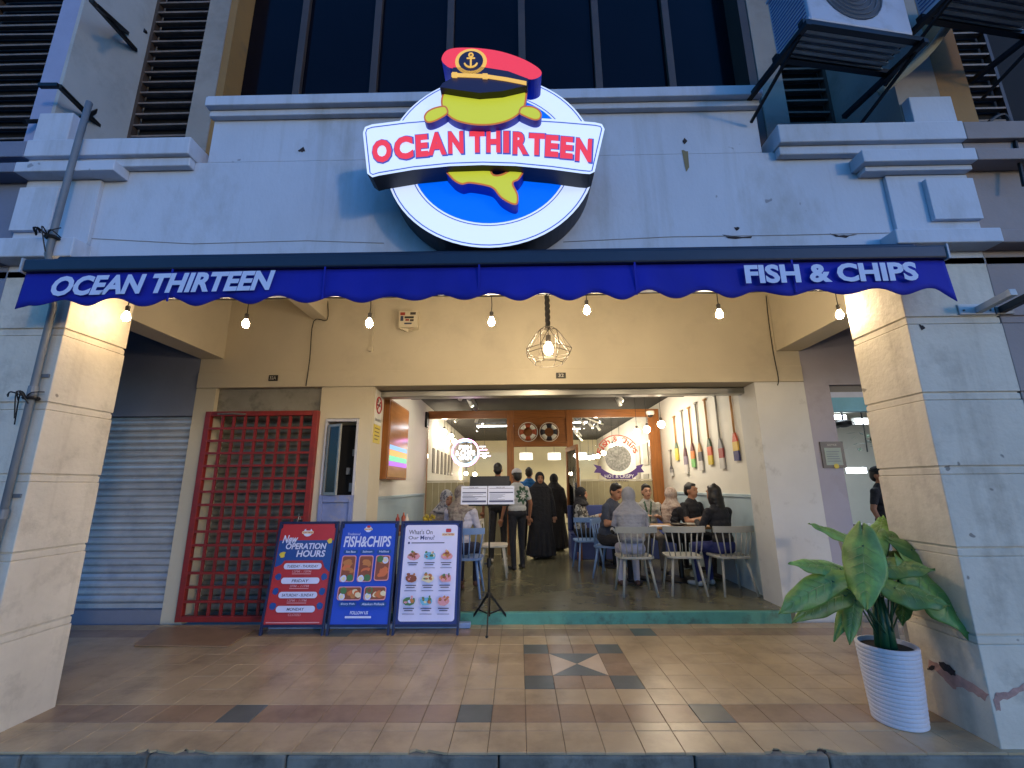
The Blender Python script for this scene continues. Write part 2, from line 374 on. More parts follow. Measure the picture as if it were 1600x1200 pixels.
# ------------------------------------------------------------------ upper floor
def fin(x0, x1, m, par): return par(MB().box(x0, x1, 2.9, 4.2, 4.062, 7.2).build('fin_wall', m, bevel=.01))
finL = M('fin_white', S(176, 176, 172), .8, .1, 1.6, .15, 40, dirt=(.12, .1, .08, .5), dscale=2, dthr=(.5, .8))
hp(MB().box(-3.72, -3.69, 2.9, 4.2, 4.062, 7.2).build('fin_wall', finL))
hp(MB().box(2.98, 3.31, 2.9, 4.2, 4.062, 7.2).build('fin_wall', paint_up))
hp(MB().box(2.99, 3.31, 2.83, 2.898, 4.062, 4.31).build('fin_base', paint, bevel=.006))
hp(MB().box(-3.72, -3.45, 2.83, 2.898, 4.052, 4.32).build('fin_base', paint, bevel=.006))
hp(MB().box(-3.06, -2.86, 3.42, 3.9, 4.06, 7.2).box(-2.86, -2.85, 3.42, 3.7, 4.3, 7.2).build('upper_pier', paint_up))
hp(MB().box(2.28, 2.5, 3.42, 3.9, 4.06, 7.2).build('upper_pier', paint_up))
hp(MB().box(-2.849, -2.78, 3.43, 3.72, 4.42, 7.2).build('window_jamb', ochre))
hp(MB().box(2.2, 2.279, 3.43, 3.72, 4.42, 7.2).build('window_jamb', brownfr))
win = hp(MB().box(-2.78, 2.2, 3.62, 3.70, 4.42, 4.52).build('window', brownfr))
dglass = M('dark_glass', S(10, 11, 20), .12, .3, 1.2, spec=.12)
MX = [-2.78, -2.19, -1.42, -.66, .075, .835, 1.56, 2.2]
for i in range(7):
    MB().box(MX[i]+.001, MX[i+1]-.001, 3.655, 3.665, 4.521, 7.2).build('pane', dglass, win)
for xm in MX[1:-1]: MB().box(xm-.035, xm+.035, 3.60, 3.652, 4.521, 7.2).build('mullion', brownfr, win, bevel=.004)
hp(MB().box(-4, 3.3, 4.2, 4.3, 4.06, 7.2).build('back_wall', darkm))
louv = M('louvre_slat', S(124, 112, 104), .6, .2, 5, dirt=(.05, .04, .03, .6), dscale=6)
def louvres(x0, x1, y, z0, z1, par, pitch=.125, name='louvre_window'):
    wv = MB().box(x0, x0+.03, y, y+.06, z0, z1).box(x1-.03, x1, y, y+.06, z0, z1).build(name, brownfr); par(wv)
    MB().box(x0+.031, x1-.031, y+.075, y+.085, z0, z1).build('backing', darkm, wv)  # near-black sheet added behind the slats, stands in for the recess shade
    me = MB().obox((0, 0, 0), (x1-x0-.064, .06, .016), Matrix.Rotation(R(14), 4, 'X')).mesh('slat', louv)
    z = z0+.04
    while z < z1-.03:
        o = link('slat', me, wv, loc=((x0+x1)/2, y+.03, z)); o.rotation_euler = (random.gauss(0, .06), random.gauss(0, .006), 0); z += pitch
    return wv
louvres(-3.69, -3.06, 3.5, 4.06, 6.6, hp); louvres(2.5, 2.98, 3.5, 4.06, 6.6, hp)

# ------------------------------------------------------------------ neighbours
nbr = thing('neighbour_shop', 'brown and mauve shop beyond the right pillar, lit cool white inside', 'building', (3.4, 2.9, 0))
def np_(o): o.parent = nbr; o.matrix_parent_inverse = Matrix.Translation((-3.4, -2.9, 0)); return o
pillar(3.311, 3.95, paint_nb, np_)
np_(MB().box(3.311, 9, 2.9, 3.3, 2.95, 3.9).build('fascia', paint_nb))
np_(MB().box(3.311, 9, 2.8, 3.5, 3.902, 4.05).box(3.311, 9, 2.84, 2.899, 3.83, 3.901).box(3.311, 9, 2.77, 2.899, 3.70, 3.79).build('ledge', paint_nb, bevel=.006))
np_(MB().box(3.331, 3.9, 2.78, 2.93, 3.05, 3.15).build('capital', paint_nb, bevel=.008))
np_(MB().box(3.311, 3.55, 2.9, 4.2, 4.06, 7.2).build('fin_wall', ochre))
np_(MB().box(3.5, 9, 3.3, 5.3, 3.85, 3.98).build('ceiling', paint_nb))
mauve = M('mauve_wall', S(168, 164, 176), .75, .06, 2, .1, 30, dirt=(.2, .18, .18, .5), dscale=2.5, dthr=(.55, .8))
np_(MB().box(3.481, 9, 5.3, 5.5, 2.62, 3.85).build('wall', mauve)); np_(MB().box(3.481, 3.78, 5.3, 5.5, -.02, 2.62).build('wall', mauve))
np_(MB().box(3.78, 6.8, 5.36, 5.46, 2.54, 2.62).build('shutter_box', M('grey_box', S(96, 96, 100), .5)))
np_(MB().box(3.78, 6.8, 5.35, 5.45, 2.47, 2.539).build('sign_strip', M('lilac_strip', S(186, 196, 222), .5)))
np_(MB().box(3.78, 6.8, 5.34, 5.44, 2.3, 2.469).build('sign_strip', M('sky_strip', S(96, 170, 200), .5)))
np_(MB().box(3.5, 11, 5.26, 12, -.1, .06).build('floor', M('nb_floor', S(120, 116, 110), .3, .1, 3)))
creamw = M('nb_wall', S(214, 210, 198), .7, .05, 2)
np_(MB().box(3.5, 11, 11, 11.1, 0, 3).box(10.9, 11, 5.5, 11, 0, 3).box(3.42, 3.5, 5.5, 11, 0, 3).build('inner_wall', creamw))
np_(MB().box(3.42, 11, 5.5, 11.1, 3, 3.1).build('inner_ceiling', creamw))
np_(MB().box(6.8, 9, 5.3, 5.5, 0, 2.62).build('wall', mauve))
louvres(3.56, 4.6, 3.5, 4.06, 6.6, np_); np_(MB().box(3.55, 9, 3.8, 4.2, 4.06, 7.2).build('upper_wall', darkm))

nbl = thing('neighbour_shophouse', 'blue grey shophouse with closed roller shutter behind the left pillar', 'building', (-4, 2.9, 0))
def lp_(o): o.parent = nbl; o.matrix_parent_inverse = Matrix.Translation((4, -2.9, 0)); return o
pillar(-4.35, -3.721, paint_nl, lp_)
lp_(MB().box(-9, -3.721, 2.9, 3.3, 2.95, 3.9).build('fascia', paint_nl))
lp_(MB().box(-9, -3.721, 2.8, 3.5, 3.902, 4.04).box(-9, -3.721, 2.77, 2.899, 3.745, 3.825).build('ledge', paint_nl, bevel=.006))
lp_(MB().box(-4.3, -3.741, 2.78, 2.93, 3.05, 3.2).build('capital', paint_nl, bevel=.008))
lp_(MB().box(-3.88, -3.721, 2.9, 4.2, 4.062, 7.2).build('fin_wall', M('fin_blue', S(150, 158, 186), .8, .1, 2, .1, 40)))
lp_(MB().box(-9, -4, 3.3, 5.3, 3.85, 3.98).build('ceiling', paint_nl))
lp_(MB().box(-9, -4.001, 5.3, 5.72, 2.32, 3.85).box(-9, -5.6, 5.3, 5.72, -.02, 2.32).build('wall', paint_nl))
lp_(MB().box(-5.6, -4.001, 5.3, 5.72, -.02, .13).build('sill', paint_nl))
louvres(-5.4, -3.89, 3.5, 4.06, 6.6, lp_); lp_(MB().box(-9, -3.89, 3.8, 4.2, 4.06, 7.2).build('upper_wall', darkm))
def shutter(x0, x1, y, z0, z1, m, pitch, par):
    s = par(MB().box(x0, x1, y+.03, y+.05, z0, z1).build('roller_shutter', m))
    n = 6; prof = [(0, 0)]
    V = []; F = []
    pr = [(.0, .0), (-.006, .004), (-.02, pitch*.3), (-.02, pitch*.62), (-.006, pitch*.93), (.0, pitch*.985)]
    for i, (yy, zz) in enumerate(pr): V += [(0, yy, zz), (x1-x0, yy, zz)]
    F = [(2*i, 2*i+1, 2*i+3, 2*i+2) for i in range(len(pr)-1)]
    me = MB().add(V, F).mesh('slat', m)
    z = z0
    while z < z1-pitch*.5:
        o = link('slat', me, s, loc=(x0, y+.025+random.uniform(-.003, .002), z)); o.rotation_euler = (random.gauss(0, .05), random.gauss(0, .0008), 0); z += pitch
    MB().box(x0, x1, y-.01, y+.03, z0-.05, z0-.002).build('bottom_rail', m, s)
    return s
shutter(-5.59, -4.01, 5.36, .19, 2.32, M('blue_shutter', S(178, 180, 184), .32, .1, 4, .05, 20, metal=.2, dirt=(.1, .12, .2, .4), dscale=3), .078, lp_)
shutter(-3.74, -2.44, 5.52, .06, 2.36, M('grey_shutter', S(128, 128, 122), .4, .15, 4, metal=.4, dirt=(.08, .08, .08, .5), dscale=4), .082, hp)
# ------------------------------------------------------------------ lit sign
def SP(cx, cy): return (550+cx/3.529, 60+cy/3.529)
def spx(pts, Y): return [at(*SP(*p), Y) for p in pts]
e_white = EM('sign_white', (.62, .74, 1.0), 1.0)
e_blue = EM('sign_blue', (.0, .13, .95), 1.0)
e_line = EM('sign_line_blue', (.04, .1, .5), .8)
e_red = EM('sign_red', (.84, .05, .08), .9)
e_ink = EM('sign_ink', (.015, .015, .05), .8)
e_gold = EM('sign_gold', (.85, .5, .1), .9)
e_yel = EM('sign_yellow', (.50, .54, .04), .95)
e_brn = EM('sign_brown', (.5, .16, .05), .8)
side = M('sign_side', S(28, 30, 44), .5, .1, 5)
sideb = M('sign_side_blue', S(60, 66, 190), .5, .1, 5)
sign = thing('lightbox_sign', 'large round lit shop sign with a red peaked cap and arched white name banner', 'sign', (-.18, 2.65, 3.0))
def sg(o, p=None):
    p = p or sign; o.parent = p
    o.matrix_parent_inverse = (Matrix.Translation(sign.location)).inverted() if p is sign else Matrix(); return o
YD = 2.66
ctr = at(766, 246, YD); rx, rz = .735, .70
def ellp(c, a, b, y, n=72): return [Vector((c.x+a*math.cos(2*math.pi*i/n), y, c.z+b*math.sin(2*math.pi*i/n))) for i in range(n)]
def inv(P): return [Vector(p) for p in reversed(P)]
def slab(name, P, y, th, face, edge, p=None, n_=1): 
    b = MB(); b.prism(P, (0, th, 0), 0, 1); return sg(b.build(name, [face, edge]), p)
disc = slab('disc', ellp(ctr, rx, rz, YD), YD, .22, e_white, side)
def ring(name, a1, b1, a2, b2, y, m, p, n=72):
    o = ellp(ctr, a1, b1, y, n); i_ = ellp(ctr, a2, b2, y, n)
    return sg(MB().add(o+i_, [(k, (k+1) % n, n+(k+1) % n, n+k) for k in range(n)]).build(name, m), p)
ring('rim_line', rx-.014, rz-.014, rx-.022, rz-.022, YD-.003, e_line, disc)
ring('inner_line', rx-.165, rz-.16, rx-.172, rz-.167, YD-.003, e_line, disc)
sg(MB().add(ellp(ctr, rx-.185, rz-.18, YD-.003), [tuple(range(72))]).build('blue_field', e_blue), disc)
# banner
top = [(60, 520), (72, 488), (110, 474), (300, 450), (500, 434), (720, 428), (940, 434), (1150, 447), (1340, 463), (1378, 472), (1393, 500)]
bot = [(1338, 735), (1312, 748), (1270, 745), (1100, 722), (900, 703), (720, 698), (540, 704), (340, 724), (150, 756), (112, 766), (84, 745)]
YB = 2.5
ban = sg(MB().prism(spx(top+bot, YB), (0, .14, 0), 0, 1).build('banner', [e_white, side]))
def inset(pts, k):
    c = Vector((720, 600)); out = []
    n = len(pts)
    for i, p in enumerate(pts):
        a = Vector(pts[i-1]); b = Vector(pts[(i+1) % n]); t = (b-a).normalized(); nn = Vector((-t.y, t.x)); out.append(Vector(p)+nn*k)
    return out
o1 = inset(top+bot, 13); o2 = inset(top+bot, 19); n = len(o1)
sg(MB().add(spx(o1+o2, YB-.003), [(k, (k+1) % n, n+(k+1) % n, n+k) for k in range(n)]).build('border_line', e_line), ban)
LET = [('O', 108, 222, 548, 693, 7), ('C', 228, 340, 530, 676, 6), ('E', 348, 422, 520, 662, 5), ('A', 412, 523, 508, 652, 3.5), ('N', 528, 618, 503, 644, 2),
       ('T', 645, 735, 502, 638, .5), ('H', 738, 822, 500, 638, 0), ('I', 832, 870, 502, 640, -.5), ('R', 884, 975, 506, 648, -1.5), ('T', 972, 1066, 514, 652, -3), ('E', 1062, 1142, 524, 662, -4), ('E', 1146, 1222, 532, 672, -5), ('N', 1230, 1326, 542, 688, -6)]
lt = MB()
def letter(ch, x0, x1, y0, y1, rot, Y, m, gr, dx=0, dy=0):
    cx, cy = (x0+x1)/2+dx, (y0+y1)/2+dy; hw, hh = (x1-x0)/2+gr, (y1-y0)/2-6+gr; a = R(rot)
    u = Vector((math.cos(a), -math.sin(a))); v = Vector((-math.sin(a)*.5, -math.cos(a)))
    q = lambda s_, t_: at(*SP(*(Vector((cx, cy))+u*hw*s_+v*hh*t_)), Y)
    O = q(-1, -1); lt.text(ch, O, q(1, -1)-O, q(-1, 1)-O, m, bold=.058)
for L_ in LET: letter(*L_, YB-.004, 1, 3, 3, 3)
for L_ in LET: letter(*L_, YB-.010, 0, -3)
sg(lt.build('lettering', [e_red, e_line]), ban)
# plain fish emblem (upper body and fins above the banner, tail below)
YC = 2.44
def fat(name, pts, Y, th, face, edge, k=10, p=None):
    P = [Vector((q.x, q.y, 0)) for q in cat_rom([(a, b, 0) for a, b in pts], 5)]
    b = MB(); b.prism(spx([(q.x, q.y) for q in P], Y), (0, th, 0), 0, 1)
    o = sg(b.build(name, [e_brn, edge]), p)
    c = Vector((sum(q.x for q in P)/len(P), sum(q.y for q in P)/len(P), 0)); n = len(P); Q = []
    ar = sum(P[i].x*P[(i+1) % n].y-P[(i+1) % n].x*P[i].y for i in range(n)); sgn = 1 if ar > 0 else -1
    for i, q in enumerate(P):
        t = (P[(i+1) % n]-P[i-1]).normalized(); Q.append(q+Vector((-t.y, t.x, 0))*k*sgn)
    sg(MB().add(spx([(q.x, q.y) for q in Q], Y-.004), [tuple(range(n))]).build('inner_face', face), o)
    return o
fat('fish_body', [(520, 270), (490, 340), (505, 400), (560, 450), (640, 474), (720, 481), (800, 474), (880, 448), (940, 400), (962, 340), (955, 270), (860, 245), (720, 240), (600, 245)], YC, .1, e_yel, sideb)
fat('fin', [(515, 372), (460, 378), (415, 400), (396, 430), (404, 458), (430, 466), (480, 448), (530, 412)], YC-.008, .06, e_yel, sideb, 9)
fat('fin', [(935, 375), (990, 372), (1030, 390), (1047, 420), (1036, 446), (1005, 452), (960, 436), (920, 412)], YC-.008, .06, e_yel, sideb, 9)
fat('tail', [(515, 700), (545, 770), (600, 806), (650, 800), (740, 815), (780, 832), (820, 880), (880, 915), (913, 912), (916, 860), (890, 800), (920, 780), (948, 735), (945, 705), (890, 712), (830, 745), (780, 748), (735, 700)], 2.56, .12, e_yel, sideb, 10)
# peaked cap
cap = sg(MB().prism(spx([(q.x, q.y) for q in cat_rom([(494, 110, 0), (520, 68, 0), (580, 52, 0), (700, 54, 0), (820, 72, 0), (930, 108, 0), (1010, 150, 0), (1045, 185, 0), (1030, 214, 0), (970, 225, 0), (860, 185, 0), (700, 160, 0), (560, 166, 0), (510, 142, 0)], 4)], 2.40), (0, .16, 0), 0, 1).build('peaked_cap', [e_red, sideb]))
sg(MB().prism(spx([(556, 160), (700, 154), (860, 180), (972, 222), (965, 262), (950, 262), (830, 290), (700, 300), (590, 285), (510, 272), (484, 268), (500, 246), (545, 222)], 2.385), (0, .1, 0), 0, 1).build('cap_band_and_peak', [e_ink, side]), cap)
def strip(name, pts, wdt, Y, m, p):
    b = MB(); top_ = [(x, y-wdt/2) for x, y in pts]; bo = [(x, y+wdt/2) for x, y in reversed(pts)]
    b.prism(spx(top_+bo, Y), (0, .004, 0)); return sg(b.build(name, m), p)
strip('cord', [(548, 200), (640, 203), (735, 207), (850, 224), (962, 246)], 20, 2.378, e_gold, cap)
for cx_, cy_ in ((566, 200), (734, 207)): strip('cord_slide', [(cx_-14, cy_), (cx_+14, cy_+1)], 30, 2.372, e_gold, cap)
bc = at(*SP(656, 127), 2.385)
sg(MB().add(ellp(bc, .106, .106, 2.385, 28), [tuple(range(28))]).build('badge_rim', e_gold), cap)
sg(MB().add(ellp(bc, .082, .082, 2.381, 28), [tuple(range(28))]).build('badge', e_ink), cap)
an = MB(); y_ = 2.376
an.box(bc.x-.006, bc.x+.006, y_, y_+.003, bc.z-.055, bc.z+.03).box(bc.x-.028, bc.x+.028, y_-.001, y_+.002, bc.z+.012, bc.z+.022)
an.torus((bc.x, y_, bc.z+.043), .014, .005, (0, 1, 0), 14, 5); an.torus((bc.x, y_, bc.z-.012), .044, .006, (0, -1, 0), 12, 5, 0, math.pi*1.1, math.pi*1.9)
sg(an.build('anchor', e_gold), cap)
mt = MB()
for xx in (-.6, .2): mt.bar((xx, 2.88, 3.5), (xx, 2.91, 3.5), .08)
sg(mt.build('mounting', side, kind='stuff'))

# ------------------------------------------------------------------ awning
navy = M('awning_cloth', S(12, 24, 150), .8, .2, 1.7, .4, 9, stretch=(1, 1, .5), bdist=.012)
cas = M('awning_cassette', S(44, 52, 66), .4, .1, 5, metal=.3)
awn = thing('awning', 'folded dark blue awning with scalloped lettered valance across the shop front', 'awning', (-.25, 2.9, 2.9))
def aw(o): o.parent = awn; o.matrix_parent_inverse = Matrix.Translation(awn.location).inverted(); return o
AX0, AX1 = -3.25, 2.745
aw(MB().box(AX0+.12, AX1-.1, 2.68, 2.895, 2.925, 3.0).build('cassette', cas, bevel=.02))
aw(MB().box(AX0, AX1, 2.60, 2.67, 2.845, 2.935).build('front_bar', cas, bevel=.012))
for xx in (AX0-.012, AX1): aw(MB().box(xx, xx+.012, 2.595, 2.675, 2.84, 2.94).build('end_cap', M('end_cap_grey', S(170, 172, 176), .4)))
n = 330; V = []; F = []; sw = (AX1-AX0)/17.5
for i in range(n+1):
    x = AX0+(AX1-AX0)*i/n; ph = (x-AX0)/sw*2*math.pi
    zb = 2.622+(.024+.006*math.sin(x*2.3))*math.cos(ph+.5*math.sin(x*1.7)) - (.05*max(0, 1-(x-AX0)/.1)+.05*max(0, 1-(AX1-x)/.1))
    yo = 2.61+.010*math.sin(x*5.1)+.006*math.sin(x*13+1)+.004*math.sin(x*29)
    for k in range(6):
        t = k/5; V.append((x, 2.632*(1-t)+yo*t if t else 2.632, 2.846*(1-t)+zb*t))
F = [(i*6+k, i*6+k+1, i*6+k+7, i*6+k+6) for i in range(n) for k in range(5)]
val = aw(MB().add(V, F).build('valance', navy, smooth=True))
sm = val.modifiers.new('s', 'SOLIDIFY'); sm.thickness = .004
lw = M('valance_letters', S(205, 214, 240), .7, .04, 10)
def vtext(s, xa, ya, xb, yb, h, shear, bold):
    tb = MB(); O = at(xa, ya, 2.594); U = at(xb, yb, 2.594)-O; Vv = at(xa, ya-h, 2.594)-O; Vv.x = 0; tb.text(s, O, U, Vv, 0, bold, shear); tb.build('lettering', lw, val)
vtext('OCEAN THIRTEEN', 77, 463, 427, 453, 31, .22, .042)
vtext('FISH & CHIPS', 1166, 443, 1437, 438, 29, 0, .042)
for xs_ in (-2.25, -1.25, -.25, .75, 1.75): MB().box(xs_, xs_+.012, 2.600, 2.604, 2.62, 2.845).build('seam', navy, val)

# ------------------------------------------------------------------ light bulbs on the walkway
hot = EM('bulb_glow', (1, .79, .52), 500)
hot2 = EM('bulb_glow_dim', (1, .72, .42), 200)
sock = M('bulb_socket', S(40, 36, 32), .5)
glassy = GLASS('bulb_glass')
cord = M('black_cord', S(24, 24, 24), .6)
BP = [(197, 495, 'bare bulb beside the left pillar', 0), (384, 506, 'dim bare bulb over the red grille door', 0), (577, 505, 'bare bulb left of the white wall box', 1), (768, 503, 'bare bulb under the sign, right of the white wall box', 1),
      (917, 485, 'small bare bulb just right of the wire cage lamp', 0), (1124, 491, 'bare bulb at the right part of the doorway wall', 1), (1312, 492, 'bare bulb beside the right pillar', 1)]
for bx_, by_, lb, br in BP:
    p = at(bx_, by_, 3.42 if bx_ > 300 else 3.12); t = thing('light_bulb', 'lit '+lb+', hanging on black cord', 'light bulb', (p.x, p.y, p.z), 0, 'bulbs on the awning string')
    r_ = .027
    MB().lathe([(.004, -r_*1.25), (r_*.6, -r_*1.1), (r_*.95, -r_*.5), (r_, 0), (r_*.85, r_*.55), (r_*.5, r_*1.2), (r_*.42, r_*1.55)], 16).build('bulb', hot if br else hot2, t, smooth=True)
    MB().lathe([(.013, .04), (.016, .044), (.016, .085), (.006, .094)], 12).build('socket', sock, t)
    MB().tube([(0, 0, .09), (random.uniform(-.006, .006), 0, (2.955-p.z+.1)/2), (0, 0, max(.12, 2.99-p.z))], .004, 6).build('cord', cord, t)
pts = [Vector((at(x_, 470, 3.42).x, 3.42, 2.992+.012*((i % 2)))) for i, x_ in enumerate((160, 290, 384, 470, 577, 670, 768, 840, 917, 1020, 1124, 1220, 1340))]
MB().tube(cat_rom(pts, 4, False), .006, 6).build('string_cable', cord, label='black cable strung behind the awning carrying the bare bulbs', cat='cable')
# wire cage pendant
c = at(857, 545, 4.0); cg = thing('cage_pendant', 'geometric black wire cage pendant lamp on a thick rope', 'pendant lamp', (c.x, c.y, c.z))
N = 8; rings = [(.055, .205), (.105, .17), (.225, -.02), (.212, -.055), (.135, -.145)]
wm = M('cage_wire', S(50, 44, 36), .5)
P = [[Vector((r_*math.cos(2*math.pi*(a+.5*(k > 1))/N), r_*math.sin(2*math.pi*(a+.5*(k > 1))/N), z)) for a in range(N)] for k, (r_, z) in enumerate(rings)]
cw = MB()
for k in range(5):
    for a in range(N):
        if k != 3 or a % 1 == 0: cw.tube([P[k][a], P[k][(a+1) % N]], .0035, 5)
        if k < 4:
            cw.tube([P[k][a], P[k+1][a]], .0035, 5)
            if k == 1: cw.tube([P[k][a], P[k+1][a-1]], .0035, 5)
cw.build('cage', wm, cg)
MB().lathe([(.004, -.06), (.03, -.05), (.044, -.02), (.044, .01), (.03, .045), (.018, .06)], 16).build('bulb', hot, cg, smooth=True)
MB().lathe([(.02, .062), (.024, .066), (.024, .13), (.008, .14)], 12).build('socket', sock, cg)
rp = MB()
for s_ in range(3):
    rp.tube([(.014*math.cos(i*.55+s_*2.09), .014*math.sin(i*.55+s_*2.09), .2+i*.0155) for i in range(70)], .013, 6)
rp.tube([(0, 0, .13), (0, 0, .22)], .005, 6)
rp.build('rope', cord, cg, smooth=True)
# small recessed downlights under the walkway ceiling
for i, (x_, y_, lb) in enumerate(((-1.0, 4.2, 'left'), (1.6, 4.2, 'right'))):
    t = thing('ceiling_light', 'round ceiling light hidden high under the walkway, towards the %s' % lb, 'ceiling light', (x_, y_, 3.85), 0, 'walkway ceiling lights')
    MB().lathe([(.09, -.03), (.11, -.028), (.11, -.001)], 20).build('frame', M('lamp_white', S(220, 220, 215), .5), t)
    MB().lathe([(.085, -.034), (.02, -.036)], 20).build('diffuser', EM('downlight', (1, .8, .5), 24), t)
# ------------------------------------------------------------------ red grille door
redp = M('red_grille_paint', S(134, 36, 32), .45, .15, 6, .05, 30, dirt=(.09, .02, .015, .5), dscale=8)
GX0, GX1, GZ0, GZ1, GY = -3.80, -2.42, .02, 2.36, 5.27
gr = thing('grille_door', 'red painted steel grille door chained shut over a roller shutter', 'gate', (GX0, GY, GZ0))
GW, GH = GX1-GX0, GZ1-GZ0
for a in ((0, .07, 0, GH), (GW-.07, GW, 0, GH)): MB().box(a[0], a[1], -.03, .03, a[2], a[3]).build('frame_post', redp, gr, bevel=.006)
MB().box(.07, GW-.07, -.03, .03, GH-.06, GH).build('frame_rail', redp, gr, bevel=.006); MB().box(.07, GW-.07, -.03, .03, 0, .06).build('frame_rail', redp, gr, bevel=.006)
vb = MB().box(-.016, .016, -.008, .008, .06, GH-.06).mesh('vertical_bar', redp); hb = MB().box(.07, GW-.07, -.011, .011, -.013, .013).mesh('cross_bar', redp)
for i in range(1, 9): link('vertical_bar', vb, gr, loc=(.07+(GW-.14)*i/9, .0, 0))
for i in range(1, 15): link('cross_bar', hb, gr, loc=(0, -.016, .06+(GH-.12)*i/15))
MB().tube([(.16, -.035, GH-.035), (.34, -.045, GH-.03), (.5, -.035, GH-.04)], .012, 6).build('closer_arm', M('galvanised', S(150, 150, 150), .4, metal=.7), gr)
lk = MB()
for i in range(6): lk.torus((GW-.11+.012*math.sin(i*2), -.04, 1.12-i*.03), .018, .005, (1, .3*(-1)**i, .2), 10, 5)
lk.box(GW-.135, GW-.085, -.055, -.03, .87, .94); lk.build('chain_and_padlock', M('galvanised', S(150, 150, 150)), gr)
# papers stuck on the transom
for (a, b, c_, d) in ((350, 632, 382, 641), (402, 634, 440, 642)):
    p = at(a, d, 5.35); q = at(c_, b, 5.35)
# ------------------------------------------------------------------ old narrow blue cabinet door in the wall
blp = M('old_blue_paint', S(120, 132, 176), .6, .15, 5, .12, 30, dirt=(.32, .3, .3, .7), dscale=6, dthr=(.55, .68))
cab = thing('narrow_door', 'narrow old blue panelled door with dark open upper window in the pale wall', 'door', (-2.335, 5.28, 0))
W_ = .4
for a in (0, W_-.045): MB().box(a, a+.045, -.02, .05, .02, 1.36).build('stile', blp, cab, bevel=.004)
for a in (0, W_-.022): MB().box(a, a+.022, -.012, .05, 1.361, 2.26).build('window_stile', M('pale_blue_trim', S(178, 180, 192), .6, .1, 6), cab, bevel=.003)
MB().box(.0225, W_-.0225, -.012, .05, 2.225, 2.26).build('window_head', M('pale_blue_trim', S(178, 180, 192)), cab, bevel=.003)
for z0, z1 in ((1.28, 1.36), (.96, 1.01), (.5, .56), (.02, .12)): MB().box(.0455, W_-.0455, -.018, .05, z0, z1).build('rail', blp, cab, bevel=.004)
for z0, z1 in ((1.012, 1.278), (.562, .958), (.122, .498)): MB().box(.046, W_-.046, .005, .03, z0, z1).build('panel', blp, cab)
MB().box(.046, W_-.046, .16, .17, 1.36, 2.2).build('dark_recess', darkm, cab)
fr = MB(); a = R(-28); rot = Matrix.Rotation(a, 4, 'Z')
sash = link('sash', MB().box(0, .022, -.012, .012, 0, .82).box(.19, .212, -.012, .012, 0, .82).box(.022, .19, -.012, .012, 0, .03).box(.022, .19, -.012, .012, .79, .82).mesh('sash', M('aluminium', S(160, 160, 156), .4, metal=.5)), cab, loc=(.05, -.01, 1.365)); sash.rotation_euler = (0, 0, a)
MB().box(.02, .19, -.003, .003, .03, .79).build('pane', M('dusty_pane', S(38, 34, 30), .25), sash)
bt = MB()
bt.box(.3, .36, .1, .15, 1.4, 1.5).box(.25, .29, .11, .15, 1.6, 1.68).box(.31, .345, .11, .15, 1.82, 1.9)
bt.build('meter_parts', M('meter_grey', S(120, 124, 130), .4), cab, kind='stuff')
# ------------------------------------------------------------------ signs on the walls
npl = M('plate_black', S(26, 24, 22), .4); npw = M('plate_white', S(190, 186, 176), .5)
def plate(name, lb, cat, x0, y0, x1, y1, Y, m, parts, th=.012):
    a = at(x0, y1, Y); b = at(x1, y0, Y); t = thing(name, lb, cat, (a.x, Y, a.z)); wd, ht = b.x-a.x, b.z-a.z
    MB().box(0, wd, 0, th, 0, ht).build('board', m, t, bevel=.002)
    for (s_, u0_, v0_, u1_, v1_, mm, bold) in parts:
        MB().text(s_, (u0_*wd, -.002, v0_*ht), ((u1_-u0_)*wd, 0, 0), (0, 0, (v1_-v0_)*ht), 0, bold).build('lettering', mm, t)
    return t, wd, ht
plate('number_plate', 'small black house number plate 32A above the red grille', 'number plate', 419, 586, 434, 595, 5.26, npl, [('32A', .14, .22, .86, .8, npw, .01)])
plate('number_plate', 'small black house number plate 32 over the restaurant opening', 'number plate', 869, 582, 884, 591, 5.26, npl, [('32', .24, .22, .78, .8, npw, .01)])
# emergency light
a = at(625, 521, 5.29); b = at(655, 489, 5.29)
el = thing('emergency_light', 'white wall box covered in small stickers above the doorway', 'wall box', (a.x, 5.3, a.z)); wd, ht = b.x-a.x, b.z-a.z
ivory = M('ivory_plastic', S(206, 196, 172), .5)
MB().prism([(0, 0, .05), (wd, 0, .05), (wd, 0, ht), (0, 0, ht)], (0, -.09, 0)).prism([(0, 0, .048), (0, -.09, .048), (wd*.5, -.05, 0), (wd, -.09, .048), (wd, 0, .048)], (0, .0, .001)).build('case', ivory, el, bevel=.006)
cs = [S(150, 50, 40), S(60, 50, 50), S(50, 60, 90), S(40, 40, 40)]
for i, (u_, v_, uw, vh) in enumerate(((.06, .78, .26, .14), (.6, .8, .3, .12), (.08, .5, .16, .24), (.3, .62, .5, .1), (.35, .5, .2, .09), (.6, .48, .2, .1), (.3, .34, .4, .07))):
    MB().box(u_*wd, (u_+uw)*wd, -.0925, -.0905, v_*ht, (v_+vh)*ht).build('sticker', M('sticker%d' % (i % 4), cs[i % 4], .5), el)
a = at(576, 546, 5.29); sw_ = thing('wall_switch', 'round ivory pull switch with conduit on the wall below a bulb', 'switch', (a.x+.03, 5.3, a.z))
MB().prism([(.03*math.cos(t_*.393), 0, .03*math.sin(t_*.393)) for t_ in range(16)], (0, -.03, 0)).build('body', ivory, sw_)
MB().box(-.012, .012, -.014, -.001, .03, .62).build('conduit', paint_in, sw_)
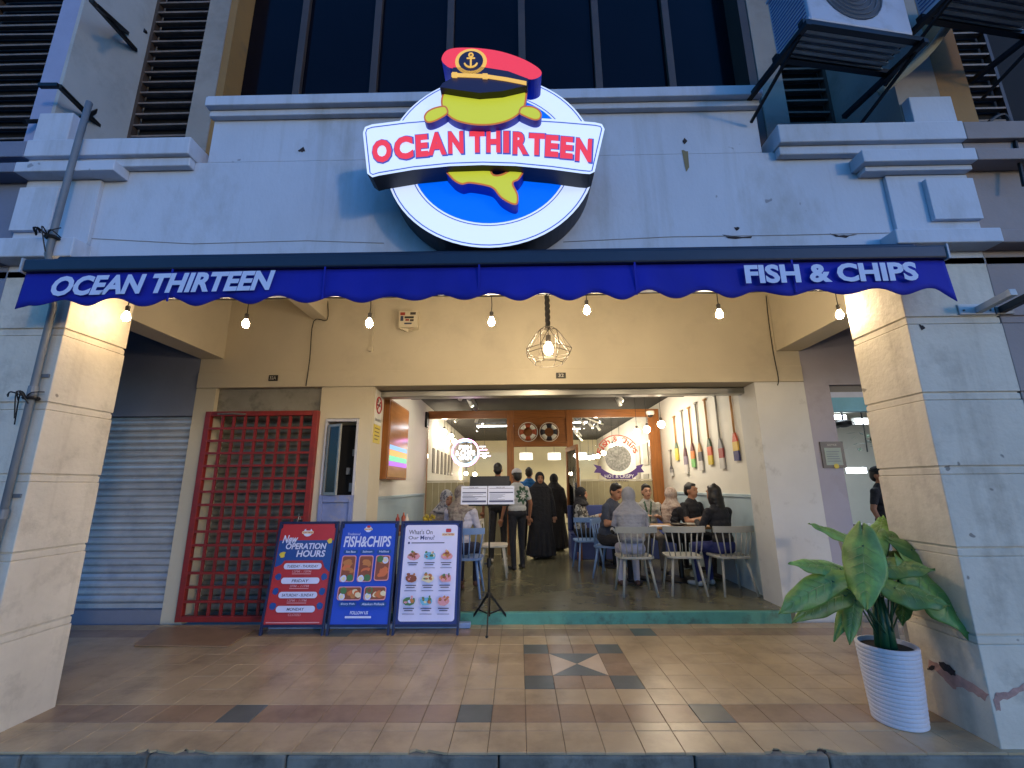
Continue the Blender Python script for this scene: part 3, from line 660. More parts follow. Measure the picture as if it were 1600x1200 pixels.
# wires down the walls
for lb, ps in (('thin dark wire running down the wall above the grille door', ((512, 470), (511, 500), (490, 502), (484, 560), (478, 603))), ('thin dark wire in the wall corner beside the right beam', ((1197, 462), (1201, 500), (1208, 548), (1216, 590), (1215, 602)))):
    MB().tube(cat_rom([at(x_, y_, 5.262) for x_, y_ in ps], 4, False), .0055, 6).build('wall_wire', cord, label=lb, cat='wire')
# no smoking sign on the left reveal of the opening (faces the doorway)
ns = thing('no_smoking_sign', 'white no smoking sign with yellow notice below, on the doorway edge', 'sign', (-1.776, 5.36, 1.98)); 
whp = M('sign_paper', S(216, 214, 206), .5); yel = M('yellow_notice', S(206, 184, 44), .5, .1, 8); rdp = M('sign_red_ink', S(170, 40, 44), .5); ink = M('black_ink', S(36, 34, 36), .6)
MB().box(-.004, .004, 0, .27, .23, .66).build('board', whp, ns)
MB().box(-.004, .003, .01, .26, 0, .225).build('notice', yel, ns)
MB().torus((.006, .135, .48), .1, .011, (1, 0, 0), 28, 6).build('ring', rdp, ns)
MB().bar((.006, .065, .41), (.006, .205, .55), .02, .004).build('slash', rdp, ns)
MB().box(.005, .0065, .07, .2, .465, .49).tube([(.006, .08, .5), (.006, .1, .53), (.006, .085, .55)], .006, 5).build('cigarette', ink, ns)
MB().text('DILARANG MEROKOK', (.0055, .02, .27), (0, .23, 0), (0, 0, .035), 0, .01).build('lettering', ink, ns)
for i in range(4): MB().box(.0035, .0045, .04, .04+random.uniform(.12, .2), .04+i*.045, .055+i*.045).build('notice_line', M('notice_ink', S(120, 104, 30), .6), ns)

# ------------------------------------------------------------------ pavement boards
frm = M('board_frame', S(36, 42, 78), .4, .1, 6, metal=.2)
pr = {n_: M('print_'+n_, c_, .38, .04, 6) for n_, c_ in dict(red=S(178, 48, 54), blue=S(38, 76, 150), royal=S(40, 74, 196), white=S(206, 212, 246), lilac=S(214, 214, 248), navy=S(44, 52, 120), yellow=S(214, 190, 70), fry=S(186, 120, 60), brown=S(140, 76, 44), green=S(80, 120, 70), pink=S(214, 150, 160), cream=S(226, 214, 180), cyan=S(110, 180, 214), ink=S(70, 72, 110), orange=S(206, 110, 60)).items()}
def rrect(u0_, v0_, u1_, v1_, r_, k=4):
    P = []
    for cx_, cy_, a0 in ((u1_-r_, v1_-r_, 0), (u0_+r_, v1_-r_, 90), (u0_+r_, v0_+r_, 180), (u1_-r_, v0_+r_, 270)):
        for i in range(k+1):
            t = R(a0+90*i/k); P.append((cx_+r_*math.cos(t), cy_+r_*math.sin(t)))
    return P
BW, BH = .63, 1.0
class Poster:
    def __init__(s, root): s.root = root; s.k = 0
    def poly(s, P, m, name='print'):
        s.k += 1; y = -.0032-.0004*s.k
        MB().add([(p[0], y, p[1]) for p in P], [tuple(range(len(P)))]).build(name, pr[m], s.root)
    def rr(s, u0_, v0_, u1_, v1_, r_, m, name='print'): s.poly(rrect(u0_, v0_, u1_, v1_, r_), m, name)
    def txt(s, t, u0_, v0_, u1_, v1_, m, bold=0, shear=0):
        s.k += 1; y = -.0032-.0004*s.k
        MB().text(t, (u0_, y, v0_), (u1_-u0_, 0, 0), (0, 0, v1_-v0_), 0, bold, shear).build('lettering', pr[m], s.root)
    def disc(s, u_, v_, a_, b_, m, n_=14, name='print', jit=0, rot=0):
        P = []
        for i in range(n_):
            t = 2*math.pi*i/n_; q = 1+random.uniform(-jit, jit); x_, z_ = a_*math.cos(t)*q, b_*math.sin(t)*q
            P.append((u_+x_*math.cos(rot)-z_*math.sin(rot), v_+x_*math.sin(rot)+z_*math.cos(rot)))
        s.poly(P, m, name)
    def logo(s, u_, v_, r_):
        s.disc(u_, v_, r_, r_*.9, 'white', 18, 'emblem'); s.rr(u_-r_*1.25, v_-r_*.32, u_+r_*1.25, v_+r_*.22, r_*.15, 'cream', 'emblem')
        s.rr(u_-r_*.5, v_+r_*.35, u_+r_*.55, v_+r_*1.05, r_*.2, 'red', 'emblem'); s.txt('OCEAN THIRTEEN', u_-r_*1.1, v_-r_*.22, u_+r_*1.1, v_+r_*.12, 'red', .03)
def board(name, lb, xl, xr, y_, face):
    t = thing(name, lb, 'menu board', ((xl+xr)/2, y_, 0), 0, 'boards standing in front of the shop')
    wd = xr-xl; tilt = R(-10)
    fr_ = link('panel', MB().box(-wd/2+.02, wd/2-.02, 0, .012, .09, 1.08).mesh('panel', pr[face]), t); fr_.rotation_euler = (tilt, 0, 0)
    for s_ in (-1, 1):
        o = MB().box(s_*wd/2-.012*(1+s_), s_*wd/2+.012*(1-s_), -.012, .02, -.01, 1.1).build('frame_leg', frm, t, bevel=.003); o.rotation_euler = (tilt, 0, 0)
        o = MB().box(s_*(wd/2-.03)-.012, s_*(wd/2-.03)+.012, -.012, .012, 0, 1.06).build('back_leg', frm, t, bevel=.003); o.rotation_euler = (R(4), 0, 0); o.location = (0, .26, 0)
    for z0, z1 in ((.07, .095), (1.075, 1.1)):
        o = MB().box(-wd/2+.0245, wd/2-.0245, -.01, .02, z0, z1).build('frame_rail', frm, t, bevel=.003); o.rotation_euler = (tilt, 0, 0)
    pt = link('poster', MB().box(-wd/2+.03, wd/2-.03, -.002, -.0002, .1, 1.07).mesh('poster', pr[face]), t); pt.rotation_euler = (tilt, 0, 0)
    q = Poster(pt); W2 = wd-.06; q.U = lambda u_: -wd/2+.03+u_*W2; q.V = lambda v_: .1+v_*.97
    return t, q
YBd = 4.87
t, q = board('menu_board', 'red and blue board with new operation hours, in front of the grille', -2.645, -1.99, YBd, 'red')
U, V_ = q.U, q.V
def rr(u0_, v0_, u1_, v1_, r_, m): q.rr(U(u0_), V_(v0_), U(u1_), V_(v1_), r_, m)
def tx(s_, u0_, v0_, u1_, v1_, m, bold=0, shear=0): q.txt(s_, U(u0_), V_(v0_), U(u1_), V_(v1_), m, bold, shear)
rr(.0, .62, 1, .83, .01, 'blue')
q.poly([(U(0), V_(.62)), (U(.16), V_(.62)), (U(.12), V_(.58)), (U(0), V_(.55))], 'blue'); q.poly([(U(.84), V_(.62)), (U(1), V_(.62)), (U(1), V_(.5)), (U(.9), V_(.55))], 'blue')
for v_ in (.455, .31, .17):
    q.disc(U(.1), V_(v_), .034, .034, 'blue', 12, jit=.12); q.disc(U(.92), V_(v_), .034, .034, 'blue', 12, jit=.12)
q.logo(U(.5), V_(.915), .05)
tx('New', .06, .8, .34, .885, 'white', .03, .25); tx('OPERATION', .14, .735, .88, .8, 'white', .03, .1); tx('HOURS', .36, .655, .88, .725, 'white', .03, .1)
q.disc(U(.93), V_(.82), .026, .026, 'yellow', 10, jit=.3); q.disc(U(.1), V_(.68), .034, .034, 'yellow', 10, jit=.3)
for v_, a_, b_, c_ in ((.53, 'TUESDAY - THURSDAY', '12PM - 10PM', .1), (.385, 'FRIDAY', '3PM - 11PM', .3), (.245, 'SATURDAY - SUNDAY', '12PM - 11PM', .12), (.11, 'MONDAY', 'CLOSED', .3)):
    rr(.17, v_, .85, v_+.062, .028, 'white'); w2 = .28 if len(a_) > 8 else .15
    tx(a_, .51-w2, v_+.016, .51+w2, v_+.044, 'ink', .02, .1)
    w2 = .17 if a_ != 'MONDAY' else .11; tx(b_, .51-w2, v_-.034, .51+w2, v_-.01, 'pink', .012, .1)
    if a_ != 'MONDAY': rr(.34, v_-.05, .68, v_-.042, .002, 'pink')
rr(.04, .01, .96, .02, .002, 'pink')
t, q = board('menu_board', 'royal blue fish and chips board between the red and the white board', -1.965, -1.325, YBd, 'royal')
U, V_ = q.U, q.V
q.logo(U(.48), V_(.945), .036)
tx('Traditional', .1, .88, .34, .905, 'white', .0, .2); tx('FISH&CHIPS', .05, .755, .93, .87, 'white', .025, .12)
for u_, s_ in ((.2, 'Sea Bass'), (.51, 'Salmon'), (.82, 'Halibut')):
    rr(u_-.135, .685, u_+.135, .728, .02, 'blue'); tx(s_, u_-.09, .697, u_+.09, .718, 'white', .015, .1)
def dish(u_, v_, a_, b_, kind, tall=True):
    q.rr(U(u_)-a_, V_(v_)-b_, U(u_)+a_, V_(v_)+b_, .025, 'pink', 'dish'); q.rr(U(u_)-a_+.01, V_(v_)-b_+.01, U(u_)+a_-.01, V_(v_)+b_-.01, .02, 'brown', 'dish')
    for i in range(6):
        if tall: q.disc(U(u_)+random.uniform(-.3, .3)*a_, V_(v_)+b_*(.75-.26*i)*(1 if kind else -1)*.8+.1*b_, a_*.62, b_*.2, random.choice(('fry', 'orange', 'fry', 'brown')), 10, 'dish', .12, random.uniform(-.4, .4))
        else: q.disc(U(u_)+a_*(.05+.14*i), V_(v_)+random.uniform(-.35, .3)*b_, a_*.26, b_*.4, random.choice(('fry', 'orange', 'cream', 'fry')), 10, 'dish', .12, random.uniform(-.6, .6))
    for dx, dz, m in (((-.45, -.75, 'white'), (.4, -.7, 'green')) if (tall and kind) else ((.35, .6, 'white'), (-.35, .7, 'green')) if tall else ((-.6, -.45, 'white'), (-.5, .4, 'green'))):
        q.disc(U(u_)+a_*dx, V_(v_)+b_*dz, .034, .034, m, 12, 'dish', .06); q.disc(U(u_)+a_*dx, V_(v_)+b_*dz, .022, .02, 'cream' if m == 'white' else 'brown' if random.random() < .3 else 'green', 10, 'dish', .15)
dish(.19, .535, .078, .13, 1); dish(.51, .535, .078, .13, 1); dish(.82, .54, .078, .125, 0)
dish(.28, .29, .125, .065, 1, False); dish(.74, .29, .115, .065, 1, False)
for u_, s_, w2 in ((.28, 'Dory Fish', .12), (.73, 'Alaskan Pollock', .2)):
    rr(u_-w2-.04, .165, u_+w2+.04, .208, .02, 'blue'); tx(s_, u_-w2, .177, u_+w2, .199, 'white', .015, .1)
tx('FOLLOW US', .34, .09, .66, .122, 'white', .03, .1); rr(.26, .055, .72, .075, .004, 'white')
t, q = board('menu_board', 'white menu board asking what is on our menu, beside the music stand', -1.30, -.625, YBd, 'navy')
U, V_ = q.U, q.V
rr(.035, .02, .965, .985, .03, 'lilac')
tx("What's On", .1, .885, .52, .935, 'ink', .012); tx('Our', .1, .832, .28, .868, 'ink', .012); tx('Menu?', .31, .828, .56, .873, 'navy', .012)
q.logo(U(.8), V_(.885), .055); q.disc(U(.115), V_(.795), .012, .012, 'navy', 10); rr(.16, .79, .74, .8, .002, 'ink')
rows = [(.67, (('pink', 'orange', 'green'), ('cyan', 'cream', 'green'), ('pink', 'fry', 'yellow'))), (.445, (('brown', 'pink', 'cream'), ('cream', 'green', 'fry'), ('pink', 'fry', 'green'))), (.225, (('green', 'white', 'pink'), ('cyan', 'green', 'cream'), ('pink', 'orange', 'brown')))]
for v_, cells in rows:
    for i, cc in enumerate(cells):
        u_ = .21+i*.29
        q.disc(U(u_), V_(v_)-.012, .066, .04, cc[0], 9, 'dish', .14)
        for k in range(9): q.disc(U(u_)+random.uniform(-.042, .042), V_(v_)+random.uniform(-.022, .034), random.uniform(.009, .022), random.uniform(.008, .018), random.choice(cc+('fry', 'brown')), 8, 'dish', .2)
        rr(u_-.09, v_-.085, u_+.09, v_-.075, .002, 'ink'); rr(u_-.07, v_-.105, u_+.07, v_-.096, .002, 'ink')
        if v_ < .5 or i: rr(u_-.1, v_-.135, u_+.1, v_-.13, .001, 'navy')
# pale blue strip lying behind the boards
MB().box(-2.66, -.53, 5.06, 5.13, .0015, .055).build('floor_rail', M('pale_blue_rail', S(150, 172, 214), .4, .12, 6, metal=.3), bevel=.008, label='long pale blue rail lying on the tiles behind the boards', cat='rail')
# floor hatch / mat on the left
hat = thing('floor_hatch', 'flat brown cover plate set in the tiles before the red grille', 'hatch', (-3.3, 4.8, .002))
MB().prism([(-.36, -.24, .012), (.56, -.28, .012), (.52, .23, .012), (-.56, .32, .012)], (0, 0, -.012)).build('plate', M('brown_plate', S(146, 118, 90), .45, .15, 5, .05, 30), hat, bevel=.003)

# ------------------------------------------------------------------ music stand with order sheets
ms = thing('music_stand', 'black tripod music stand holding printed sheets at the doorway', 'music stand', (-.335, 5.06, 0))
MB().tube([(0, 0, .12), (0, 0, .66)], .014, 10).build('lower_pole', blackmetal, ms, smooth=True)
MB().tube([(0, 0, .62), (0, 0, 1.3)], .009, 10).build('upper_pole', blackmetal, ms, smooth=True)
MB().lathe([(.02, .6), (.024, .61), (.024, .69), (.014, .7)], 12).build('clamp', blackmetal, ms); MB().bar((0, 0, .64), (-.055, -.01, .64), .018).build('knob', blackmetal, ms)
MB().lathe([(.03, .3), (.032, .31), (.032, .34), (.016, .355)], 12).build('hub', blackmetal, ms)
for ax in (-90, 40, 140):
    d = Vector((math.cos(R(ax)), math.sin(R(ax)), 0))
    MB().bar(d*.025+Vector((0, 0, .32)), d*.29+Vector((0, 0, .012)), .014, .02).build('leg', blackmetal, ms)
    MB().bar(Vector((0, 0, .14)), d*.15+Vector((0, 0, .16)), .008, .014).build('brace', blackmetal, ms)
    MB().ell(d*.293+Vector((0, 0, .014)), (.016, .016, .014), 8, 6).build('foot', blackmetal, ms)
desk = link('desk', MB().box(-.225, .225, 0, .006, 0, .33).box(-.225, .225, -.05, 0, -.004, .002).mesh('desk', blackmetal), ms, loc=(0, -.02, 1.24)); desk.rotation_euler = (R(-14), 0, 0)
for i, x0 in enumerate((-.315, -.015)):
    sh = MB().box(x0, x0+.292, -.012, -.009, .012, .215).build('sheet', M('paper', S(206, 210, 226), .6, .03, 5), desk)
    b = MB(); pi = M('paper_ink', S(70, 74, 104), .6)
    for z_, h_ in ((.185, .004), (.135, .012), (.092, .006), (.035, .02)):
        if not (i and z_ == .092): MB().box(x0+.015, x0+.28, -.0135, -.0122, z_, z_+h_).build('printed_line', pi, sh)
    MB().text('ORDER HERE' if i == 0 else 'PRICE LIST', (x0+.09, -.0136, .192), (.1, 0, 0), (0, 0, .012), 0, .01).build('lettering', pi, sh)
    for k in range(6): MB().box(x0+.02, x0+random.uniform(.1, .26), -.0137, -.0132, .062+k*.0115, .065+k*.0115).build('printed_line', pi, sh)

# ------------------------------------------------------------------ potted plant
plt = thing('potted_plant', 'white ribbed planter with broad dark green leaves by the right pillar', 'potted plant', (2.36, 3.2, 0))
potm = M('ribbed_white_pot', S(206, 206, 214), .5, .05, 6, .05, 30)
pf = []; z = 0.0; r_ = lambda z_: .138+.026*(z_/.44)
while z < .42:
    pf += [(r_(z)+.000, z), (r_(z)+.0045, z+.006), (r_(z)+.0045, z+.018), (r_(z), z+.024)]; z += .0245
pf = [(.02, .0), (.134, .0)]+pf[1:]+[(r_(.44), .44), (r_(.44)-.014, .442), (r_(.42)-.018, .40), (.02, .395)]
MB().lathe(pf, 36, cap=False).build('pot', potm, plt)
MB().lathe([(.0, .418), (.147, .415), (.147, .37)], 24).build('soil', M('dark_soil', S(20, 18, 18), .9, .3, 30, .6, 60), plt)
leafm = M('leaf_green', S(98, 134, 62), .48, .35, 9, .5, 22, rnd=.25, dirt=(.09, .1, .03, .35), dscale=6); leafp = M('leaf_pale', S(128, 146, 92), .45, .25, 8, .1, 20)
stemm = M('stem_green', S(22, 74, 48), .45, .15, 8)
for i in range(5):
    a = i*1.257; MB().tube([(.035*math.cos(a), .035*math.sin(a), .37), (.03*math.cos(a+.3), .03*math.sin(a+.3), .55), (.018*math.cos(a+.5), .018*math.sin(a+.5), .72)], [.03, .024, .012], 8).build('stem', stemm, plt, smooth=True)
def leaf(base, tip, wd, droop, roll, back=False):
    base = Vector(base); tip = Vector(tip); d = tip-base; L_ = d.length; f = d.normalized()
    up = Vector((0, 0, 1)); s_ = f.cross(up).normalized(); n_ = s_.cross(f)
    s_, n_ = s_*math.cos(roll)+n_*math.sin(roll), n_*math.cos(roll)-s_*math.sin(roll)
    prof = [(-.24, .05), (-.2, .46), (-.12, .72), (.0, .9), (.14, 1), (.3, 1), (.46, .92), (.6, .77), (.73, .58), (.85, .36), (.94, .16), (1, .02)]
    V = []; F = []; K = 4; ph = random.uniform(0, 6); wd *= .7; jr = [[random.uniform(.86, 1.08) for _ in range(2)] for _ in prof]
    for i, (t, hw) in enumerate(prof):
        c_ = base+f*(t*L_)-Vector((0, 0, 1))*droop*(max(t, 0)**2)*L_
        if t < 0: c_ = base+f*(t*L_)
        for k in range(-K, K+1):
            u_ = k/K; wav = .085*math.sin(i*1.9+ph+u_*2)*abs(u_); hw = prof[i][1]*jr[i][k > 0]
            lobe = -.22*L_*abs(u_)*max(0, 1-i/3) if i < 3 else 0
            V.append(c_+s_*(u_*hw*wd/2)+n_*(-.22*wd*(u_*u_)*hw+wav*wd+.05*wd*abs(u_)*(1 if k else 0)-(.03*wd if k == 0 else 0))+f*lobe)
    R_ = 2*K+1
    F = [(i*R_+k, i*R_+k+1, (i+1)*R_+k+1, (i+1)*R_+k) for i in range(len(prof)-1) for k in range(2*K)]
    o = MB().add(V, F).build('leaf', leafm, plt, smooth=True)
    sd = o.modifiers.new('s', 'SUBSURF'); sd.levels = 1; sd.render_levels = 1; so = o.modifiers.new('t', 'SOLIDIFY'); so.thickness = .0015
    vn = MB().tube([base+f*(t*L_)-Vector((0, 0, 1))*droop*(max(t, 0)**2)*L_-n_*(.03*wd) for t in (0, .2, .4, .6, .8, .97)], [.004, .0035, .003, .0022, .0016, .0008], 5).build('midrib', leafp, o)
    vb_ = MB()
    def sp_(t, u_):
        i = min(range(len(prof)), key=lambda j: abs(prof[j][0]-t)); hw = prof[i][1]
        return base+f*(t*L_)-Vector((0, 0, 1))*droop*(max(t, 0)**2)*L_+s_*(u_*hw*wd/2)+n_*(-.22*wd*u_*u_*hw+.05*wd*abs(u_)+.0015)
    for t0 in (.02, .16, .3, .44, .58, .72):
        for sd_ in (-1, 1): vb_.tube([sp_(t0, sd_*.04), sp_(t0+.06, sd_*.35), sp_(t0+.11, sd_*.68)], [.0018, .0014, .0007], 4)
    vb_.build('vein', leafp, o, kind='stuff')
    return base
def LP(x_, y_, Yd): return at(x_, y_, Yd)-Vector((2.36, 3.2, 0))
# (attachment px, tip px, depth at attachment, depth at tip, width, droop, roll)
LV = [((1332, 842), (1262, 814), 3.25, 3.2, .17, .05, .8), ((1312, 888), (1230, 872), 3.1, 2.98, .2, .08, .8), ((1300, 908), (1214, 940), 3.0, 2.9, .25, .16, .95), ((1318, 930), (1234, 950), 3.15, 3.05, .22, .2, .9),
      ((1348, 852), (1352, 945), 2.92, 2.80, .34, .1, .1), ((1362, 845), (1322, 900), 3.2, 3.0, .3, .14, .3), ((1392, 838), (1480, 850), 3.3, 3.4, .2, .16, -.9), ((1425, 858), (1534, 902), 3.2, 3.2, .27, .3, -.9),
      ((1375, 882), (1460, 884), 3.1, 2.95, .25, .1, -.7), ((1436, 898), (1534, 990), 3.05, 2.95, .42, .2, -.75), ((1398, 918), (1482, 938), 2.98, 2.85, .3, .14, -.6), ((1375, 832), (1378, 800), 3.4, 3.6, .2, .1, 0),
      ((1410, 920), (1410, 975), 3.25, 3.15, .18, .05, 0), ((1440, 830), (1492, 846), 3.4, 3.5, .2, .15, -.8), ((1335, 938), (1326, 1000), 3.15, 3.05, .16, .1, .6), ((1350, 905), (1300, 985), 3.2, 3.1, .2, .15, .5),
      ((1450, 880), (1500, 945), 3.3, 3.3, .26, .2, -.7), ((1395, 868), (1340, 872), 3.3, 3.2, .22, .1, .8), ((1462, 850), (1510, 870), 3.45, 3.5, .2, .2, -.8)]
for (b_, t_, y0, y1, wd, dr, ro) in LV:
    bb = leaf(LP(*b_, y0), LP(*t_, y1), wd, dr, ro)
    st = Vector((random.uniform(-.03, .03), random.uniform(-.03, .03), .45))
    mid = (st+bb)/2+Vector((bb.x*.05, bb.y*.05, .09))
    MB().tube(cat_rom([st, mid, bb], 5, False), .0055, 6).build('petiole', stemm, plt, smooth=True)
# grey chair behind the plant
gc = thing('grey_chair', 'grey chair with a slotted back half hidden behind the plant', 'chair', (at(1392, 900, 4.4).x, 4.4, 0), R(14)); gm = M('grey_chair_paint', S(140, 138, 134), .5, .08, 6)
for x_, y_ in ((-.2, -.2), (.2, -.2), (-.2, .2), (.2, .2)): MB().bar((x_*1.15, y_*1.15, 0), (x_*.85, y_*.85, .46), .034).build('leg', gm, gc, bevel=.004)
MB().box(-.22, .22, -.22, .22, .461, .49).build('seat', gm, gc, bevel=.012)
for s_ in (-1, 1): MB().bar((s_*.19, .2, .491), (s_*.2, .27, .9), .03).build('back_post', gm, gc, bevel=.004)
for z0, z1, y_ in ((.82, .92, .255), (.6, .64, .215)): MB().box(-.18, .18, y_, y_+.02, z0, z1).build('back_rail', gm, gc, bevel=.006)

# ------------------------------------------------------------------ pipe, brackets, stubs
pip = M('grey_pipe', S(112, 116, 120), .5, .12, 6)
xp = at(95, 430, 2.86).x
pp = thing('drain_pipe', 'grey vertical pipe with tied wires on the left pillar', 'pipe', (xp, 2.86, 0))
MB().tube([(0, 0, 0), (0, 0, 2.7), (.0, -.06, 2.95), (0, -.11, 3.05), (0, -.11, 3.3), (0, -.1, 4.0), (-.0, -.09, 4.35)],   .021, 10).build('pipe', pip, pp, smooth=True)
for z_ in (.55, 1.3, 2.1): MB().lathe([(.027, -.03), (.027, .03)], 12, (0, 0, z_)).build('coupling', pip, pp); MB().box(-.05, .05, .03, .039, z_+.1, z_+.125).build('clip', pip, pp)
for z_, y_ in ((2.05, 0), (3.18, -.11)):
    b = MB()
    for k in range(7):
        a = random.uniform(0, 6.28); e_ = Vector((random.uniform(-.16, .12), random.uniform(-.06, 0)+y_, z_+random.uniform(-.2, .1)))
        b.tube(cat_rom([(0, y_-.03, z_), (e_.x*.5, e_.y-.04, z_+.03), tuple(e_)], 4, False), .004, 5)
    b.torus((0, y_, z_), .034, .012, (0, 0, 1), 14, 6); b.build('tied_wires', cord, pp, kind='stuff')
wst = thing('sign_bracket', 'two square steel stubs on a base plate high on the right pillar', 'bracket', (3.18, 2.9, 2.6)); stl = M('stub_steel', S(120, 118, 114), .5, .2, 8, metal=.4)
MB().box(-.15, .09, -.012, -.0005, -.03, .045).build('base_plate', M('stub_white', S(186, 186, 184), .5), wst, bevel=.003); MB().box(.1, .22, -.012, -.0005, -.03, .03).build('base_plate', stl, wst, bevel=.003)
MB().bar((-.02, -.01, .0), (-.02, -.24, .03), .045).build('stub', M('stub_white', S(186, 186, 184)), wst, bevel=.003); MB().bar((.14, -.01, .0), (.14, -.24, .03), .045).build('stub', M('stub_dark', S(50, 48, 46), .5), wst, bevel=.003)
for x_ in (-.12, .06, .2): MB().ell((x_, -.014, .0), .007, 8, 6).build('bolt', stl, wst)
# empty bracket frame at upper left
brk = thing('empty_bracket', 'rusty black steel bracket without a unit on the upper left wall', 'bracket', (-3.6, 2.9, 4.1))
def BB(*ps): return [at(x_, y_, Y_)-Vector((-3.6, 2.9, 4.1)) for x_, y_, Y_ in ps]
for ps in (((62, 134, 2.75), (92, 134, 2.75)), ((92, 134, 2.75), (170, 212, 3.4)), ((38, 190, 2.8), (178, 186, 3.4)), ((186, 160, 3.4), (168, 214, 3.4)), ((142, 0, 2.75), (212, 78, 3.4)), ((150, 8, 2.75), (206, 58, 3.4)), ((200, 60, 3.4), (228, 48, 3.45)), ((112, 196, 3.0), (150, 172, 3.2))):
    a_, b_ = BB(*ps); MB().bar(a_, b_, .03).build('steel_angle', blackmetal, brk)
# air conditioners
acw = M('ac_white', S(176, 182, 196), .5, .06, 4, dirt=(.2, .18, .15, .4), dscale=5)
def ac(lb, loc, rz, wd=.78, arms=True):
    t = thing('air_conditioner', lb, 'air conditioner', loc, rz, 'outdoor units on wall brackets')
    MB().box(0, wd, 0, .3, .04, .6).build('case', acw, t, bevel=.012)
    c_ = Vector((wd*.46, -.001, .33))
    MB().add([c_+Vector((.235*math.cos(i*.2618), 0, .235*math.sin(i*.2618))) for i in range(24)], [tuple(range(24))]).build('fan_opening', M('fan_dark', S(64, 66, 70), .6), t)
    b = MB()
    for k in range(1, 7): b.torus((c_.x, -.008, c_.z), .038*k, .003, (0, 1, 0), 28, 4)
    b.build('fan_guard', M('fan_wire', S(110, 114, 122), .5), t, kind='stuff')
    MB().prism([(c_.x+.05*math.cos(i*.5236), -.01, c_.z+.05*math.sin(i*.5236)) for i in range(12)], (0, -.008, 0)).build('fan_hub', acw, t)
    fm = MB().box(-.006, -.001, .02, .28, 0, .006).mesh('side_slat', M('ac_blue', S(90, 110, 170), .5))
    for k in range(16): link('side_slat', fm, t, loc=(0, 0, .09+k*.03))
    for z_ in (.06, .58): MB().box(-.012, -.002, .0, .3, z_-.02, z_).build('side_rail', acw, t)
    for y_ in (.02, .26): MB().box(-.06, wd+.08, y_-.02, y_+.02, 0, .035).build('bracket_rail', blackmetal, t)
    for x_ in (-.04, wd+.06):
        MB().box(x_-.018, x_+.018, -.02, .62, -.035, -.001).build('bracket_arm', blackmetal, t); MB().bar((x_, .06, -.036), (x_, .58, -.22), .018).build('bracket_strut', blackmetal, t)
    sm_ = MB().box(0, wd, -.012, .012, 0, .008).mesh('tray_slat', M('tray_slat', S(150, 148, 140), .5, .2, 8))
    for k in range(5): link('tray_slat', sm_, t, loc=(0, .06+k*.045, .014))
    return t
ac('blue white outdoor unit on a slatted bracket above the right ledge', (1.93, 2.30, 4.36), R(9))
ac('outdoor unit at the top right corner, cut by the picture edge', (2.95, 2.25, 4.62), R(9))
hose = MB().tube(cat_rom([(2.83, 2.88, 4.4), (3.05, 2.7, 4.55), (3.2, 2.6, 4.75), (3.5, 2.5, 5.2)], 5, False), .03, 8).build('lagged_pipe', M('lagging', S(190, 184, 160), .7), label='cream lagged pipe slanting up beside the corner outdoor unit', cat='pipe', smooth=True)
MB().tube(cat_rom([at(1600, 290, 2.8), at(1575, 185, 2.85), at(1545, 190, 2.85)], 5, False), .012, 6).build('loose_conduit', cord, label='dark conduit at the right edge over the ledge', cat='pipe')

# peeled paint and plaster on the right pillar
rp_ = M('peeled_red', S(180, 142, 130), .9, .3, 12, .6, 40); hole = M('plaster_hole', S(56, 48, 48), .95, .3, 12, .6, 40)
def patch(pts, plane, val, m):
    c = [atx(a_, b_, val) if plane == 'x' else at(a_, b_, val) for a_, b_ in pts]
    c2 = []
    for i, q in enumerate(c):
        q2 = c[(i+1) % len(c)]
        for t_ in (0, .33, .66): c2.append(q.lerp(q2, t_)+Vector((0, random.uniform(-.006, .006) if plane == 'x' else 0, random.uniform(-.006, .006))))
    hp(MB().add(c2, [tuple(range(len(c2)))]).build('peeled_patch', m))
patch([(1452, 1030), (1470, 1040), (1500, 1058), (1530, 1074), (1545, 1086), (1540, 1096), (1520, 1082), (1498, 1072), (1490, 1078), (1478, 1064), (1462, 1048), (1450, 1042)], 'x', 2.668, rp_)
patch([(1466, 1034), (1478, 1036), (1494, 1050), (1490, 1056), (1474, 1048)], 'x', 2.666, hole); patch([(1450, 1040), (1460, 1041), (1458, 1049), (1449, 1047)], 'x', 2.666, hole)
patch([(1556, 1082), (1575, 1080), (1600, 1068), (1600, 1078), (1580, 1090), (1562, 1096), (1564, 1112), (1557, 1110), (1552, 1094)], 'y', 2.898, rp_)
patch([(1436, 508), (1442, 507), (1446, 513), (1440, 516)], 'y', 2.898, hole)
# chipped plaster on the fascia
for P_ in ([(465, 236), (474, 230), (477, 236), (472, 238)], [(1070, 216), (1074, 220), (1070, 225), (1066, 221)], [(1128, 367), (1150, 370), (1175, 369), (1172, 373), (1138, 373)], [(1296, 365), (1318, 368), (1340, 366), (1322, 371), (1306, 370)], [(1147, 356), (1156, 355), (1152, 361)], [(1065, 235), (1075, 236), (1077, 262), (1072, 268)]):
    patch(P_, 'y', 2.8975, M('rust_stain', S(134, 122, 90), .9) if P_[0] == (1065, 235) else hole)
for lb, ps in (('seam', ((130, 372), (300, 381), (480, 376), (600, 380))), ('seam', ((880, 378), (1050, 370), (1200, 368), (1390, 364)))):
    hp(MB().tube([at(a_, b_, 2.899) for a_, b_ in ps], .0035, 5).build('plaster_seam', M('seam_shadowed_plaster', S(150, 150, 152), .9)))  # thin grey line for the crack across the plaster
